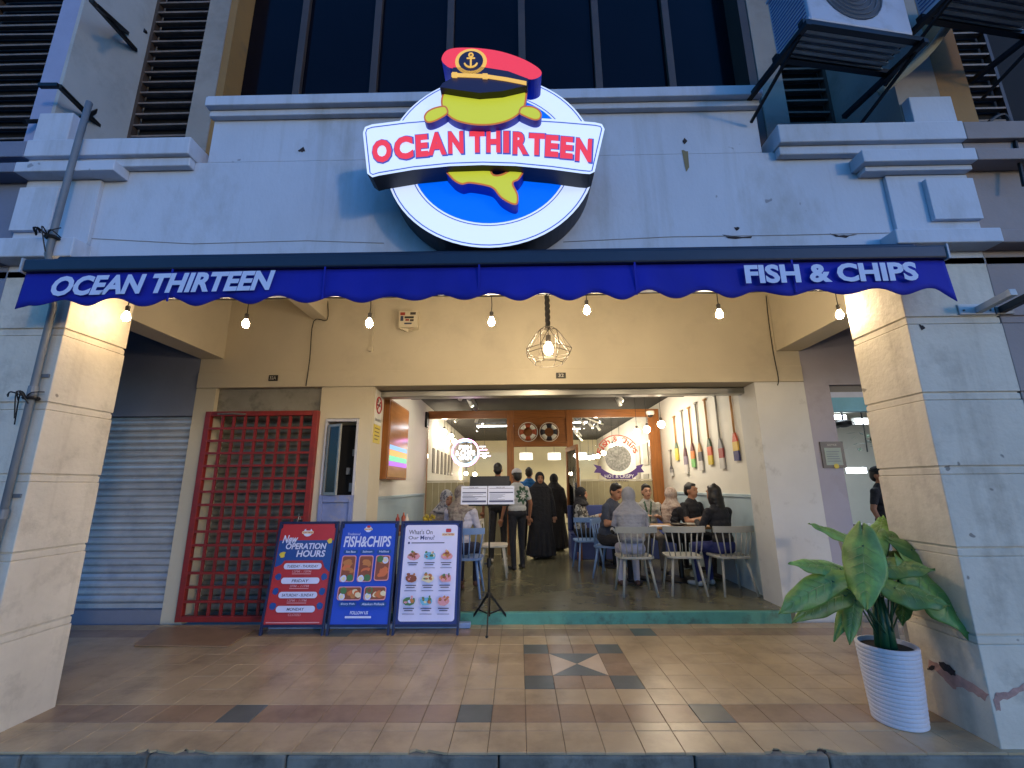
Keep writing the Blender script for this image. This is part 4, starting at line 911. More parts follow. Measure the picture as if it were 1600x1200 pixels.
# ------------------------------------------------------------------ glass partition with open door
YP = 9.3
ptn = thing('glass_partition', 'brown wooden partition with large glass panes across the dining room', 'partition', (0, YP, .12))
def pp_(o, p=None): o.parent = p or ptn; o.matrix_parent_inverse = Matrix.Translation((0, -YP, -.12)) if not p else Matrix(); return o
X_ = lambda px_, py_=700: at(px_, py_, YP).x
Z_ = lambda py_: at(810, py_, YP).z
xs = [(X_(655), X_(668)), (X_(792), X_(803)), (X_(886), X_(896)), (X_(1016), 2.96)]
xs[0] = (-1.93, xs[0][1])
zt = Z_(641); zh = Z_(653)
for a_, b_ in xs: pp_(MB().box(a_, b_, YP, YP+.09, .12, zt).build('post', wood, bevel=.004))
for (a_, b_) in ((xs[0][1], xs[1][0]), (xs[1][1], xs[2][0]), (xs[2][1], xs[3][0])): pp_(MB().box(a_+.001, b_-.001, YP+.004, YP+.086, zh, zt).build('header', woodh, bevel=.003))
pp_(MB().box(xs[1][1]+.001, xs[2][0]-.001, YP+.03, YP+.06, Z_(690), zh-.001).build('door_panel', woodh)); pp_(MB().box(xs[1][1]+.001, xs[2][0]-.001, YP+.002, YP+.088, Z_(698), Z_(690)-.001).build('header', woodh, bevel=.003))
gl = GLASS('partition_glass')
zr = Z_(752)
for (a_, b_) in ((xs[0][1], xs[1][0]), (xs[2][1], xs[3][0])):
    pp_(MB().box(a_+.002, b_-.002, YP+.04, YP+.05, zr+.03, zh-.002).build('pane', gl))
    pp_(MB().box(a_+.002, b_-.002, YP+.01, YP+.07, zr, zr+.029).build('rail', M('pale_rail', S(190, 182, 160), .5), bevel=.003))
    n_ = int((b_-a_)/.12); wd = (b_-a_-.004)/n_; me = MB().box(0, wd-.006, 0, .02, 0, zr-.14).mesh('plank', M('olive_planks', S(156, 146, 112), .6, .1, 4, rnd=.08))
    for k in range(n_): pp_(link('plank', me, loc=(a_+.002+k*wd, YP+.03, .13)))
dr = thing('glass_door', 'wood framed glass door standing open towards the street', 'door', (xs[2][0]-.02, YP-.01, .13), R(90+180+8))
DW, DH = .86, Z_(700)-.14
MB().box(0, .07, -.02, .02, 0, DH).build('stile', wood, dr, bevel=.004); MB().box(DW-.07, DW, -.02, .02, 0, DH).build('stile', wood, dr, bevel=.004)
MB().box(.0705, DW-.0705, -.02, .02, DH-.09, DH).build('rail', woodh, dr, bevel=.004); MB().box(.0705, DW-.0705, -.02, .02, 0, .12).build('rail', woodh, dr, bevel=.004)
MB().box(.071, DW-.071, -.004, .004, .121, DH-.091).build('pane', gl, dr)
for s_ in (-1, 1):
    MB().tube([(DW-.12, s_*.06, .55), (DW-.12, s_*.06, 1.65)], .014, 8).build('handle', steel, dr, smooth=True)
    for z_ in (.6, 1.6): MB().tube([(DW-.12, s_*.06, z_), (DW-.12, s_*.004, z_)], .01, 8).build('handle_mount', steel, dr)
# life rings
for (x_, y_, cc, lb) in ((825, 675, 'ring_orange', 'white life ring with orange bands over the inner doorway'), (858, 675, 'ring_navy', 'white life ring with navy bands over the inner doorway')):
    c_ = at(x_, y_, YP-.02); t = thing('life_ring', lb, 'life ring', tuple(c_), 0, 'life rings over the door')
    rw = M('ring_white', S(236, 232, 216), .6); rb = M(cc, S(176, 84, 44) if 'orange' in cc else S(40, 36, 44), .6)
    for k in range(4):
        MB().torus((0, 0, 0), .135, .042, (0, -1, 0), 10, 10, 0, R(k*90+22-90), R(k*90+68-90)).build('white_section', rw, t, smooth=True)
        MB().torus((0, 0, 0), .135, .0445, (0, -1, 0), 4, 10, 0, R(k*90+68-90), R(k*90+112-90)).build('band', rb, t, smooth=True)
    MB().torus((0, -.01, 0), .2, .007, (0, -1, 0), 28, 5).build('rope', rw, t)
# neon sign
c_ = at(727, 707, YP-.06); t = thing('neon_sign', 'round pink neon sign glowing behind the left glass pane', 'neon sign', tuple(c_))
MB().torus((0, 0, 0), .275, .013, (0, -1, 0), 40, 8).build('neon_ring', EM('neon_pink', (1, .35, .85), 9), t, smooth=True)
MB().torus((0, 0, 0), .235, .008, (0, -1, 0), 40, 8, 0, R(200), R(340)).build('neon_arc', EM('neon_blue', (.2, .55, 1), 7), t, smooth=True)
MB().torus((0, 0, 0), .235, .008, (0, -1, 0), 30, 8, 0, R(60), R(120)).build('neon_arc', EM('neon_blue', (.2, .55, 1), 7), t, smooth=True)
nw = EM('neon_white', (1, .97, .9), 6)
MB().text('FISH', (-.13, -.01, .06), (.26, 0, 0), (0, 0, .09), 0, .02).build('lettering', nw, t); MB().text('& CHIPS', (-.2, -.01, -.06), (.4, 0, 0), (0, 0, .1), 0, .02).build('lettering', nw, t); MB().text('OPEN', (-.13, -.01, -.15), (.26, 0, 0), (0, 0, .07), 0, .02).build('lettering', nw, t)
MB().prism([(.29*math.cos(i*.2618), .03, .29*math.sin(i*.2618)) for i in range(24)], (0, .008, 0)).build('backing', GLASS('acrylic', (.95, .95, 1)), t)
for k in range(4): MB().tube([(.29+k*.004, 0, .12-k*.065), (.42+.035*k, 0, .12-k*.065)], .008, 6).build('neon_line', EM('neon_line%d' % (k % 2), (1, .5, .9) if k % 2 else (.8, .85, 1), 6), t)
# window decal on the right pane
c_ = at(966, 716, YP+.03); t = thing('window_decal', 'round red and purple fish and chips decal on the right glass pane', 'decal', (c_.x, YP+.034, c_.z))
dred = M('decal_red', S(190, 84, 64), .6); dpur = M('decal_purple', S(78, 54, 120), .6); dgr = M('decal_grey', S(168, 164, 158), .6, .3, 20); dwh = M('decal_white', S(230, 226, 230), .6)
for i, ch in enumerate('Fish & Chips'):
    b = MB()
    if ch == ' ': continue
    a_ = R(158-i*12.4); r1 = .34; o_ = Vector((r1*math.cos(a_), 0, r1*math.sin(a_))); u_ = Vector((math.sin(a_), 0, -math.cos(a_))); v_ = Vector((math.cos(a_), 0, math.sin(a_)))
    hw = .02 if ch in 'i' else .045; h_ = .12 if ch in 'FCh&i' else .1
    b.text(ch, o_-u_*hw, u_*2*hw, v_*h_, 0, .02); b.build('letter', dred, t)
MB().add([(.48*math.cos(R(35+a*5.8)), .001, .49*math.sin(R(35+a*5.8))) for a in range(20)]+[(.46*math.cos(R(35+a*5.8)), .001, .47*math.sin(R(35+a*5.8))) for a in range(20)], [(k, k+1, 21+k, 20+k) for k in range(19)]).build('top_line', dred, t)
MB().add([(.27*math.cos(i*.2618), .001, .27*math.sin(i*.2618)) for i in range(24)], [tuple(range(24))]).build('picture_disc', M('decal_sketch', S(150, 150, 146), .8, .5, 26), t)
b = MB()
for i in range(26):
    a_ = random.uniform(0, 6.28); r1 = random.uniform(0, .2); p_ = Vector((r1*math.cos(a_), 0, r1*math.sin(a_)-.02)); b.bar(p_, p_+Vector((random.uniform(-.1, .1), 0, random.uniform(-.03, .12))), .012, .0006)
b.build('picture_lines', dgr, t, kind='stuff')
arc = [(-.38+.76*k/12, -.34-.0+.16*((k-6)/6)**2-.08) for k in range(13)]
MB().add([(x_, -.002, z_+.075) for x_, z_ in arc]+[(x_, -.002, z_-.075) for x_, z_ in arc], [(k, k+1, 14+k, 13+k) for k in range(12)]).build('ribbon', dpur, t)
for s_ in (-1, 1): MB().add([(s_*.36, -.001, -.16), (s_*.52, -.001, -.12), (s_*.46, -.001, -.2), (s_*.52, -.001, -.29), (s_*.36, -.001, -.3)], [(0, 1, 2, 3, 4)]).build('ribbon_end', dpur, t)
MB().text('HOT & CRISPY', (-.3, -.004, -.4), (.6, 0, 0), (0, 0, .07), 0, .01).build('lettering', dwh, t); MB().text('MADE FRESH', (-.2, -.004, -.475), (.4, 0, 0), (0, 0, .045), 0, .01).build('lettering', dwh, t)
# ------------------------------------------------------------------ lights inside
globe = EM('globe_glow', (1, .82, .58), 100)
def pend(px_, py_, Yd, lb, r_=.062):
    c_ = at(px_, py_, Yd); t = thing('globe_pendant', lb, 'pendant lamp', tuple(c_), 0, 'globe pendants in the restaurant')
    MB().ell((0, 0, 0), r_, 16, 10).build('globe', globe, t, smooth=True); MB().lathe([(.02, r_*.9), (.024, r_+.05), (.006, r_+.06)], 10).build('socket', sock, t)
    if 3.15-c_.z > r_+.08: MB().tube([(0, 0, r_+.05), (0, 0, 3.148-c_.z)], .004, 5).build('cord', cord, t)
for a in ((995, 675, 8.6, 'leftmost of three globe pendants before the right wooden post'), (1011, 671, 8.2, 'middle one of three globe pendants before the right wooden post'), (1033, 663, 7.7, 'rightmost and largest of three globe pendants before the right post')): pend(*a)
for a in ((694, 675, 10.4, 'first globe pendant behind the left glass pane, nearest the post'), (705, 682, 11.2, 'second globe pendant behind the left glass pane'), (710, 690, 12.2, 'third globe pendant in the cluster behind the left pane'), (699, 694, 11.8, 'lowest globe pendant left of the neon sign'), (757, 712, 13.5, 'small globe lamp right of the neon sign'), (728, 740, 15, 'left one of two globe lamps low at the back'), (742, 741, 15, 'right one of two globe lamps low at the back'), (920, 715, 14.8, 'first globe of the row left of the decal'), (927, 714, 14, 'second globe of the row left of the decal'), (934, 713, 13.2, 'third globe of the row left of the decal'), (943, 708, 12.4, 'fourth globe of the row, beside the decal'), (957, 697, 11.4, 'globe seen through the decal lettering'), (968, 693, 10.6, 'globe right above the decal lettering')): pend(*a)
trackw = M('track_white', S(214, 212, 204), .5)
spotm = EM('spot_face', (1, .92, .78), 760)
def track(lb, p0, p1, heads):
    p0 = Vector(p0); p1 = Vector(p1); t = thing('track_light', lb, 'track light', tuple((p0+p1)/2), 0, 'track lights under the black ceiling'); q0 = p0-(p0+p1)/2; q1 = p1-(p0+p1)/2
    MB().bar(q0, q1, .035, .03).build('track', trackw, t)
    for f_, dx, dy in heads:
        c_ = q0.lerp(q1, f_)-Vector((0, 0, .03)); d = Vector((dx, dy, -1)).normalized(); e_ = c_-Vector((0, 0, .11))
        MB().tube([c_, e_], .012, 6).build('arm', trackw, t)
        MB().tube([e_-d*.06, e_+d*.1], .036, 12).build('spot_head', trackw, t, smooth=True)
        x_ = d.cross(Vector((0, 1, 0))).normalized(); y_ = d.cross(x_)
        MB().add([e_+d*.1015+(x_*math.cos(i*.5236)+y_*math.sin(i*.5236))*.031 for i in range(12)], [tuple(range(12))]).build('lamp', spotm, t)
track('white track lights near the left wall, before the wooden partition', (-1.1, 6.4, 3.13), (-.9, 8.2, 3.13), [(.15, -.9, .2), (.6, -.5, .6), (.95, .5, .4)])
track('white track lights at the ceiling right of the doorway middle', (1.5, 6.3, 3.13), (1.9, 8.3, 3.13), [(.1, .8, .5), (.4, .9, .1), (.75, 1.0, .2), (.95, .6, .6)])
track('white cross track with two heads behind the left pane', (-1.6, 10.2, 3.13), (.2, 10.2, 3.13), [(.35, -.3, .5), (.75, .3, .5), (.1, -.8, .3)])
track('white track with a fan of heads behind the right pane', (1.2, 10.2, 3.13), (2.4, 12.5, 3.13), [(.05, .4, .3), (.3, .8, .4), (.55, .9, .2), (.8, .7, .3)])
track('white track deeper along the right inner wall', (1.6, 12.8, 3.13), (2.2, 15.5, 3.13), [(.1, .8, .2), (.4, .8, .3), (.7, .8, .2)])
for i, (x0, y_, lb) in enumerate(((1.25, 11.8, 'front one of two cool linear lights behind the right pane'), (1.25, 13.2, 'rear one of two cool linear lights behind the right pane'), (-.6, 12.4, 'cool linear light behind the left pane'))):
    t = thing('linear_light', lb, 'ceiling light', (x0, y_, 3.1), 0, 'linear lights'); MB().box(-.6, .6, -.04, .04, .0, .045).build('housing', trackw, t); MB().box(-.58, .58, -.03, .03, -.012, -.001).build('diffuser', EM('linear_glow', (.8, .9, 1), 30), t)
# square shade pendants at the back
for i, (px_, lb) in enumerate(((822, 'left one of three white drum pendants at the back'), (866, 'middle white drum pendant at the back, behind the door'), (907, 'right one of three white drum pendants, seen through the pane'))):
    c_ = at(px_, 713, 15.2); t = thing('drum_pendant', lb, 'pendant lamp', tuple(c_), 0, 'drum pendants at the back')
    MB().lathe([(.22, -.11), (.22, .11)], 20, cap=False).build('shade', EM('shade_glow', (1, .94, .8), 1.6), t); MB().tube([(0, 0, .11), (0, 0, 3.14-c_.z)], .006, 5).build('cord', cord, t)
    MB().lathe([(.205, -.09), (.01, -.092)], 20).build('diffuser', EM('shade_under', (1, .92, .78), 12), t)
# ceiling ducts and beams
hp(MB().box(-1.94, 2.97, 7.6, 7.85, 2.99, 3.149).build('ceiling_beam', black_ceil)); hp(MB().tube([(-.9, 5.9, 3.05), (-.9, 9.2, 3.05)], .06, 10).build('conduit', M('grey_conduit', S(110, 110, 108), .5)))
sp = thing('loudspeaker', 'black wall loudspeaker on the left wooden post', 'loudspeaker', tuple(at(662, 656, YP-.12))); MB().box(-.09, .09, -.08, .1, -.16, .16).build('case', blackmetal, sp, bevel=.01); MB().prism([(.065*math.cos(i*.5236), -.081, .065*math.sin(i*.5236)-.04) for i in range(12)], (0, -.006, 0)).build('cone', M('cone_grey', S(40, 40, 40), .7), sp)
cm = thing('security_camera', 'small white dome camera at the top of the right post', 'camera', tuple(at(1016, 647, 8.9))); MB().lathe([(.075, .06), (.08, .05), (.08, .0), (.06, -.02)], 16).build('base', trackw, cm); MB().ell((0, 0, -.02), (.058, .058, .05), 14, 8).build('lens_dome', M('dome_dark', S(50, 46, 44), .2), cm, smooth=True)
fan = thing('ceiling_fan', 'dark ceiling fan under the black ceiling behind the sign rail', 'ceiling fan', (.1, 7.1, 2.98)); MB().lathe([(.02, .16), (.02, .05), (.09, .04), (.1, -.02), (.04, -.05)], 14).build('motor', M('fan_brown', S(40, 36, 34), .5), fan)
for k in range(3):
    o = MB().box(.1, .6, -.06, .06, -.006, .004).build('blade', M('fan_brown', S(40, 36, 34)), fan); o.rotation_euler = (R(8), 0, R(120*k+20))
# wooden display box on the left wall
db = thing('wall_display', 'wooden wall box with a glossy lit front on the left restaurant wall', 'display', (-1.95, 5.9, 1.55)); a0 = -1.95
MB().box(.0, .2, 0, 1.05, 0, 1.08).build('box', wood, db, bevel=.006)
scr = MB().box(.2005, .21, .03, 1.02, .03, 1.05).build('face', M('glossy_wood', S(176, 120, 70), .15, .15, 3, stretch=(6, 1, 6)), db)
for z0, z1, c3, nm in ((.40, .46, (.2, .5, 1), 'blue'), (.32, .395, (1, .42, .05), 'orange'), (.245, .315, (.1, .8, .35), 'green'), (.18, .24, (.45, .12, .9), 'violet')): MB().box(.2105, .213, .06, .98, z0, z1).build('lit_strip', EM('lit_'+nm, c3, .9), db)  # glowing colour bands stand in for reflections on the glossy face
# paddles on the right wall
pad = thing; WX = 2.955
PD = [(1140, 612, 1152, 720, 1, (S(40, 46, 110), S(214, 180, 80), S(200, 70, 40)), 'orange and blue'), (1116, 618, 1131, 732, 0, (S(190, 186, 180), S(150, 60, 60), S(120, 120, 126)), 'grey and maroon'), (1099, 625, 1113, 726, 1, (S(206, 180, 60), S(200, 90, 60), S(70, 90, 70)), 'yellow'), (1084, 631, 1099, 735, 0, (S(200, 196, 190), S(90, 88, 96), S(180, 140, 90)), 'white and grey'),
      (1074, 638, 1086, 730, 1, (S(120, 180, 110), S(200, 120, 60), S(100, 50, 50)), 'green banded'), (1062, 643, 1076, 740, 0, (S(214, 210, 204), S(140, 130, 150), S(90, 60, 70)), 'pale mauve'), (1051, 652, 1060, 719, 1, (S(214, 196, 80), S(206, 190, 90), S(90, 110, 90)), 'slim yellow'), (1046, 704, 1051, 744, 0, (S(206, 204, 200), S(150, 150, 150), S(70, 70, 76)), 'short grey')]
for x0, y0, x1, y1, tt, cc, lb in PD:
    a_ = atx(x0, y0, WX); b_ = atx(x1, y1, WX); yc = (a_.y+b_.y)/2; L_ = a_.z-b_.z
    t = thing('paddle', 'decorative %s wooden paddle hung on the right wall' % lb, 'paddle', (WX, yc, b_.z), 0, 'paddles on the right wall'); wm_ = M('paddle_wood', S(186, 140, 90), .5, .15, 5) if tt else M('paddle_grey', S(150, 146, 138), .6, .15, 6)
    MB().tube([(0, 0, L_*.38), (0, 0, L_)], .016, 8).build('shaft', wm_, t, smooth=True); MB().tube([(0, -.05, L_), (0, .05, L_)], .018, 8).build('grip', wm_, t, smooth=True)
    bw = .07; zz = [0, .14, .27, .4]
    for k in range(3):
        w0 = bw*(1 if k < 2 else 1); w1 = bw*(1 if k < 2 else .3)
        MB().prism([(-.012, -w0, L_*zz[k]+.001), (-.012, w0, L_*zz[k]+.001), (-.012, w1, L_*zz[k+1]-.001), (-.012, -w1, L_*zz[k+1]-.001)], (.022, 0, 0)).build('blade_band', M('paddle_c%d_%s' % (k, lb), cc[k], .5), t)
# ------------------------------------------------------------------ tables, chairs, bench
def chair_proto(m, name, group):
    t = thing(name, '', 'chair', (0, 0, 0), 0, group)      # faces -Y: backrest at +Y
    MB().prism([(p[0], p[1], .43) for p in rrect(-.22, -.21, .22, .21, .09)], (0, 0, .03)).build('seat', m, t, bevel=.008)
    for sx in (-1, 1):
        MB().tube([(sx*.16, -.14, .431), (sx*.22, -.2, 0)], [.018, .014], 8).build('leg', m, t, smooth=True); MB().tube([(sx*.15, .14, .431), (sx*.21, .22, 0)], [.018, .014], 8).build('leg', m, t, smooth=True)
    top = [(x_/10*.26, .17+.06*(1-(x_/10)**2)+.02, .79) for x_ in range(-10, 11, 2)]
    V = []; 
    for x_, y_, z_ in top: V += [(x_, y_-.012, z_-.045), (x_, y_+.012, z_-.045), (x_, y_+.018, z_+.03), (x_, y_-.006, z_+.03)]
    n_ = len(top); F = [(4*i+k, 4*i+(k+1) % 4, 4*i+4+(k+1) % 4, 4*i+4+k) for i in range(n_-1) for k in range(4)]+[(3, 2, 1, 0), (4*n_-4, 4*n_-3, 4*n_-2, 4*n_-1)]
    MB().add(V, F).build('crest_rail', m, t)
    for k in range(7):
        u_ = -1+k/3; MB().tube([(u_*.185, .175+.02*(1-u_*u_), .46), (u_*.235, .185+.06*(1-u_*u_), .75)], .0085, 6).build('spindle', m, t, smooth=True)
    return t
cgr = M('chair_grey', S(162, 162, 154), .5, .06, 6); cbl = M('chair_blue', S(120, 152, 200), .5, .06, 6)
FL = .12
cp = chair_proto(cgr, 'spindle_chair', 'grey spindle chairs at the front table'); us = []
place(cp, us, (1.46, 6.04, FL), R(180), 'grey spindle chair under the woman in the grey headscarf')
place(cp, us, (2.08, 6.07, FL), R(176), 'empty grey spindle chair between two seated women')
place(cp, us, (2.66, 6.04, FL), R(184), 'grey spindle chair under the woman with long black hair')
cq = chair_proto(cbl, 'blue_chair', 'blue spindle chairs'); ub = []
place(cq, ub, (1.12, 7.75, FL), R(185), 'light blue chair left of the man bending over the table')
place(cq, ub, (-.70, 6.0, FL), R(180), 'blue chair beside the white menu board, back to the street')
place(cq, ub, (-1.15, 6.75, FL), R(-20), 'blue chair under the woman in patterned headscarf at the left wall')
place(cq, ub, (1.36, 7.05, FL), R(60), 'blue chair under the man bending over the front table')
for o in ub: pass
cw_ = chair_proto(M('chair_cream', S(214, 206, 190), .5), 'cream_chair', 'cream chairs'); uc = []
place(cw_, uc, (-.40, 7.2, FL), R(90), 'cream chair seen behind the music stand')
tw = M('table_wood', S(168, 128, 84), .4, .2, 3, stretch=(1, 8, 8)); 
def table(lb, x0, x1, y0, y1, z=.75):
    t = thing('table', lb, 'table', ((x0+x1)/2, (y0+y1)/2, FL)); a_, b_ = (x1-x0)/2, (y1-y0)/2
    MB().box(-a_, a_, -b_, b_, z-.035, z).build('tabletop', tw, t, bevel=.006); MB().tube([(0, 0, .03), (0, 0, z-.036)], .035, 10).build('column', blackmetal, t); MB().lathe([(.26, 0), (.26, .012), (.05, .03)], 20).build('base', blackmetal, t)
    return t
table('wooden dining table with plates before the right wall', 1.75, 2.9, 6.55, 7.15)
table('wooden table end at the left wall, behind the blue board', -1.9, -1.05, 5.95, 6.5)
table('small wooden table of the woman with the dark headscarf', 1.25, 1.95, 7.7, 8.25)
bn = thing('bench', 'long dark blue bench along the wooden partition', 'bench', (1.9, 8.9, FL)); bm_ = M('bench_blue', S(66, 80, 140), .6, .1, 4)
MB().box(-.95, 1.05, -.24, .24, 0, .42).build('base', bm_, bn, bevel=.01); MB().box(-.95, 1.05, -.25, .25, .421, .47).build('seat', bm_, bn, bevel=.02); MB().box(-.95, 1.05, .18, .26, .471, .95).build('backrest', bm_, bn, bevel=.02)
TZ = FL+.751
def on_table(name, lb, cat, px_, Yd, mb, m, smooth=True):
    o = mb.build(name, m, smooth=smooth, label=lb, cat=cat); o.location = (px_, Yd, TZ); return o
on_table('dark_plate', 'dark oval plate with a spoon on the front table', 'plate', 2.28, 6.68, MB().lathe([(.04, 0), (.1, .012), (.12, .035), (.113, .033), (.05, .012)], 20).tube([(.04, 0, .03), (-.08, 0, .1)], .006, 6), M('plate_dark', S(50, 44, 42), .4))
on_table('white_plate', 'white plate beside the folded hands on the front table', 'plate', 2.5, 6.8, MB().lathe([(.05, 0), (.12, .01), (.13, .025), (.05, .008)], 20), M('plate_white', S(216, 214, 206), .3))
on_table('paper_mat', 'white paper mat lying on the front table', 'paper', 2.02, 6.72, MB().box(-.16, .14, -.1, .1, 0, .003), M('paper', S(206, 210, 226)), False)
on_table('water_bottle', 'clear small bottle at the left end of the front table', 'bottle', 1.86, 6.75, MB().lathe([(.03, 0), (.032, .01), (.032, .12), (.012, .16), (.012, .19)], 14), M('bottle_clear', S(170, 180, 176), .1))
o = on_table('sauce_caddy', 'wooden caddy with red sauce bottles on the left wall table', 'caddy', -1.6, 6.2, MB().box(-.1, .1, -.07, .07, 0, .08), M('caddy_wood', S(110, 60, 40), .5), False)
for x_, c3, h_ in ((-.05, S(150, 50, 36), .2), (.03, S(170, 80, 50), .22), (.075, S(216, 206, 196), .2)): MB().lathe([(.026, .082), (.028, .1), (.028, h_-.04), (.01, h_-.01), (.008, h_+.02)], 12, (x_, 0, 0)).build('sauce_bottle', M('sauce%d' % int(h_*1000+c3[0]*99), c3, .3), o, smooth=True)
on_table('flower_pot', 'small pot of yellow flowers on the left wall table', 'flower pot', -1.2, 6.1, (lambda b: [b.ell((random.uniform(-.07, .07), random.uniform(-.07, .07), random.uniform(.1, .2)), random.uniform(.018, .03), 6, 4) for _ in range(28)] and b)(MB().lathe([(.04, 0), (.05, .09), (.044, .088)], 14)), M('flowers_yellow', S(170, 150, 50), .6, .5, 40), False)
o = bpy.data.objects['flower_pot']; o['kind'] = 'thing'
# inner room dressing
inn = thing('service_counter', 'cream counter at the back left of the inner room', 'counter', (-1.0, 14.5, FL)); MB().box(-.9, .9, -.35, .35, 0, 1.05).build('body', M('counter_cream', S(206, 190, 150), .6), inn); MB().box(-.95, .95, -.4, .4, 1.051, 1.1).build('top', tw, inn, bevel=.005)
for k in range(6):
    MB().box(-1.949, -1.93, 10+k*.55, 10.25+k*.55, 1.75, 2.3).build('wall_frame', M('frame_dark', S(90, 84, 76), .5), label='%s slim dark picture frame on the left inner wall' % ('first', 'second', 'third', 'fourth', 'fifth', 'sixth')[k], cat='picture', group='frames on the left inner wall')
for k, (y_, z_) in enumerate(((10.3, 1.9), (11.0, 1.9), (10.4, 1.2), (11.1, 1.25))):
    MB().box(2.955, 2.979, y_, y_+.4, z_, z_+.5).build('wall_frame', M('frame_pale', S(170, 164, 150), .5), label='%s pale picture frame on the right inner wall' % ('upper near', 'upper far', 'lower near', 'lower far')[k], cat='picture', group='frames on the right inner wall')
# ------------------------------------------------------------------ people
import numpy as np
def remesh(prims, vox, name):
    b = MB()
    for (c_, r_, l_) in prims: b.ell(c_, tuple(r_), 14, 9)
    me = b.mesh('tmp', [paint]); o = bpy.data.objects.new('tmp', me); col.objects.link(o)
    m = o.modifiers.new('r', 'REMESH'); m.mode = 'VOXEL'; m.voxel_size = vox; m.use_smooth_shade = True
    sm_ = o.modifiers.new('s', 'SMOOTH'); sm_.iterations = 3; sm_.factor = .5
    dg = bpy.context.evaluated_depsgraph_get(); out = bpy.data.meshes.new_from_object(o.evaluated_get(dg))
    bpy.data.objects.remove(o); bpy.data.meshes.remove(me); out.name = name; return out
def centres(me):
    n_ = len(me.polygons); a = np.empty(n_*3, np.float32); me.polygons.foreach_get('center', a); return a.reshape(-1, 3)
def paint_by(me, prims, mats, hook=None):
    P_ = centres(me); C_ = np.array([p[0][:] for p in prims], np.float32); R_ = np.array([p[1][:] for p in prims], np.float32)
    d = np.empty((len(P_), len(C_)), np.float32)
    for i in range(len(C_)): q_ = (P_-C_[i])/R_[i]; d[:, i] = (np.sqrt((q_*q_).sum(1))-1)*R_[i].mean()
    lab = [prims[i][2] for i in d.argmin(1)]
    if hook: lab = hook(P_, lab)
    names = list(mats); me.materials.clear()
    for k in names: me.materials.append(mats[k])
    me.polygons.foreach_set('material_index', [names.index(l_) if l_ in names else 0 for l_ in lab]); me.polygons.foreach_set('use_smooth', [True]*len(lab)); me.update()
def seg(pr_, a, b, ra, rb, lab, sq=(1, 1, 1)):
    a = Vector(a); b = Vector(b); L_ = (b-a).length; n_ = max(2, int(L_/(min(ra, rb)*.55))+1)
    for i in range(n_+1):
        t = i/n_; r_ = ra+(rb-ra)*t; pr_.append((a.lerp(b, t), (r_*sq[0], r_*sq[1], r_*sq[2]), lab))
def hand(pr_, wrist, d, side, lab='skin', curl=.5):
    d = d.normalized(); s_ = d.cross(Vector((0, 0, 1)));
    if s_.length < .1: s_ = Vector((0, 1, 0))
    s_ = s_.normalized(); nrm = s_.cross(d).normalized()
    pr_.append((wrist+d*.045, (.036, .036, .03), lab)); pr_.append((wrist+d*.07, (.036, .034, .026), lab))
    for k, (o_, L_) in enumerate(((-.027, .062), (-.009, .074), (.009, .07), (.027, .054))):
        b0 = wrist+d*.085+s_*o_; b1 = b0+d*L_*.5-nrm*L_*.12*curl; b2 = b1+d*L_*.35-nrm*L_*.4*curl
        seg(pr_, b0, b1, .0095, .009, lab); seg(pr_, b1, b2, .009, .0075, lab)
    b0 = wrist+d*.03+s_*(.036*side); b1 = b0+d*.035+s_*(.022*side); b2 = b1+d*.03-nrm*.008
    seg(pr_, b0, b1, .0115, .0105, lab); seg(pr_, b1, b2, .0105, .0085, lab)
skins = [M('skin_a', S(178, 128, 98), .55, .06, 8), M('skin_b', S(156, 106, 78), .55, .06, 8), M('skin_c', S(196, 150, 122), .55, .06, 8)]
eyem = M('eye_dark', S(44, 32, 28), .3); browm = M('brow', S(96, 66, 52), .6); lipm = M('lip', S(140, 72, 64), .5)
def cl(n_, c_, **k): return M('cloth_'+n_, c_, .85, k.pop('var', .1), k.pop('scale', 7), .8, 13, bdist=.035, **k)
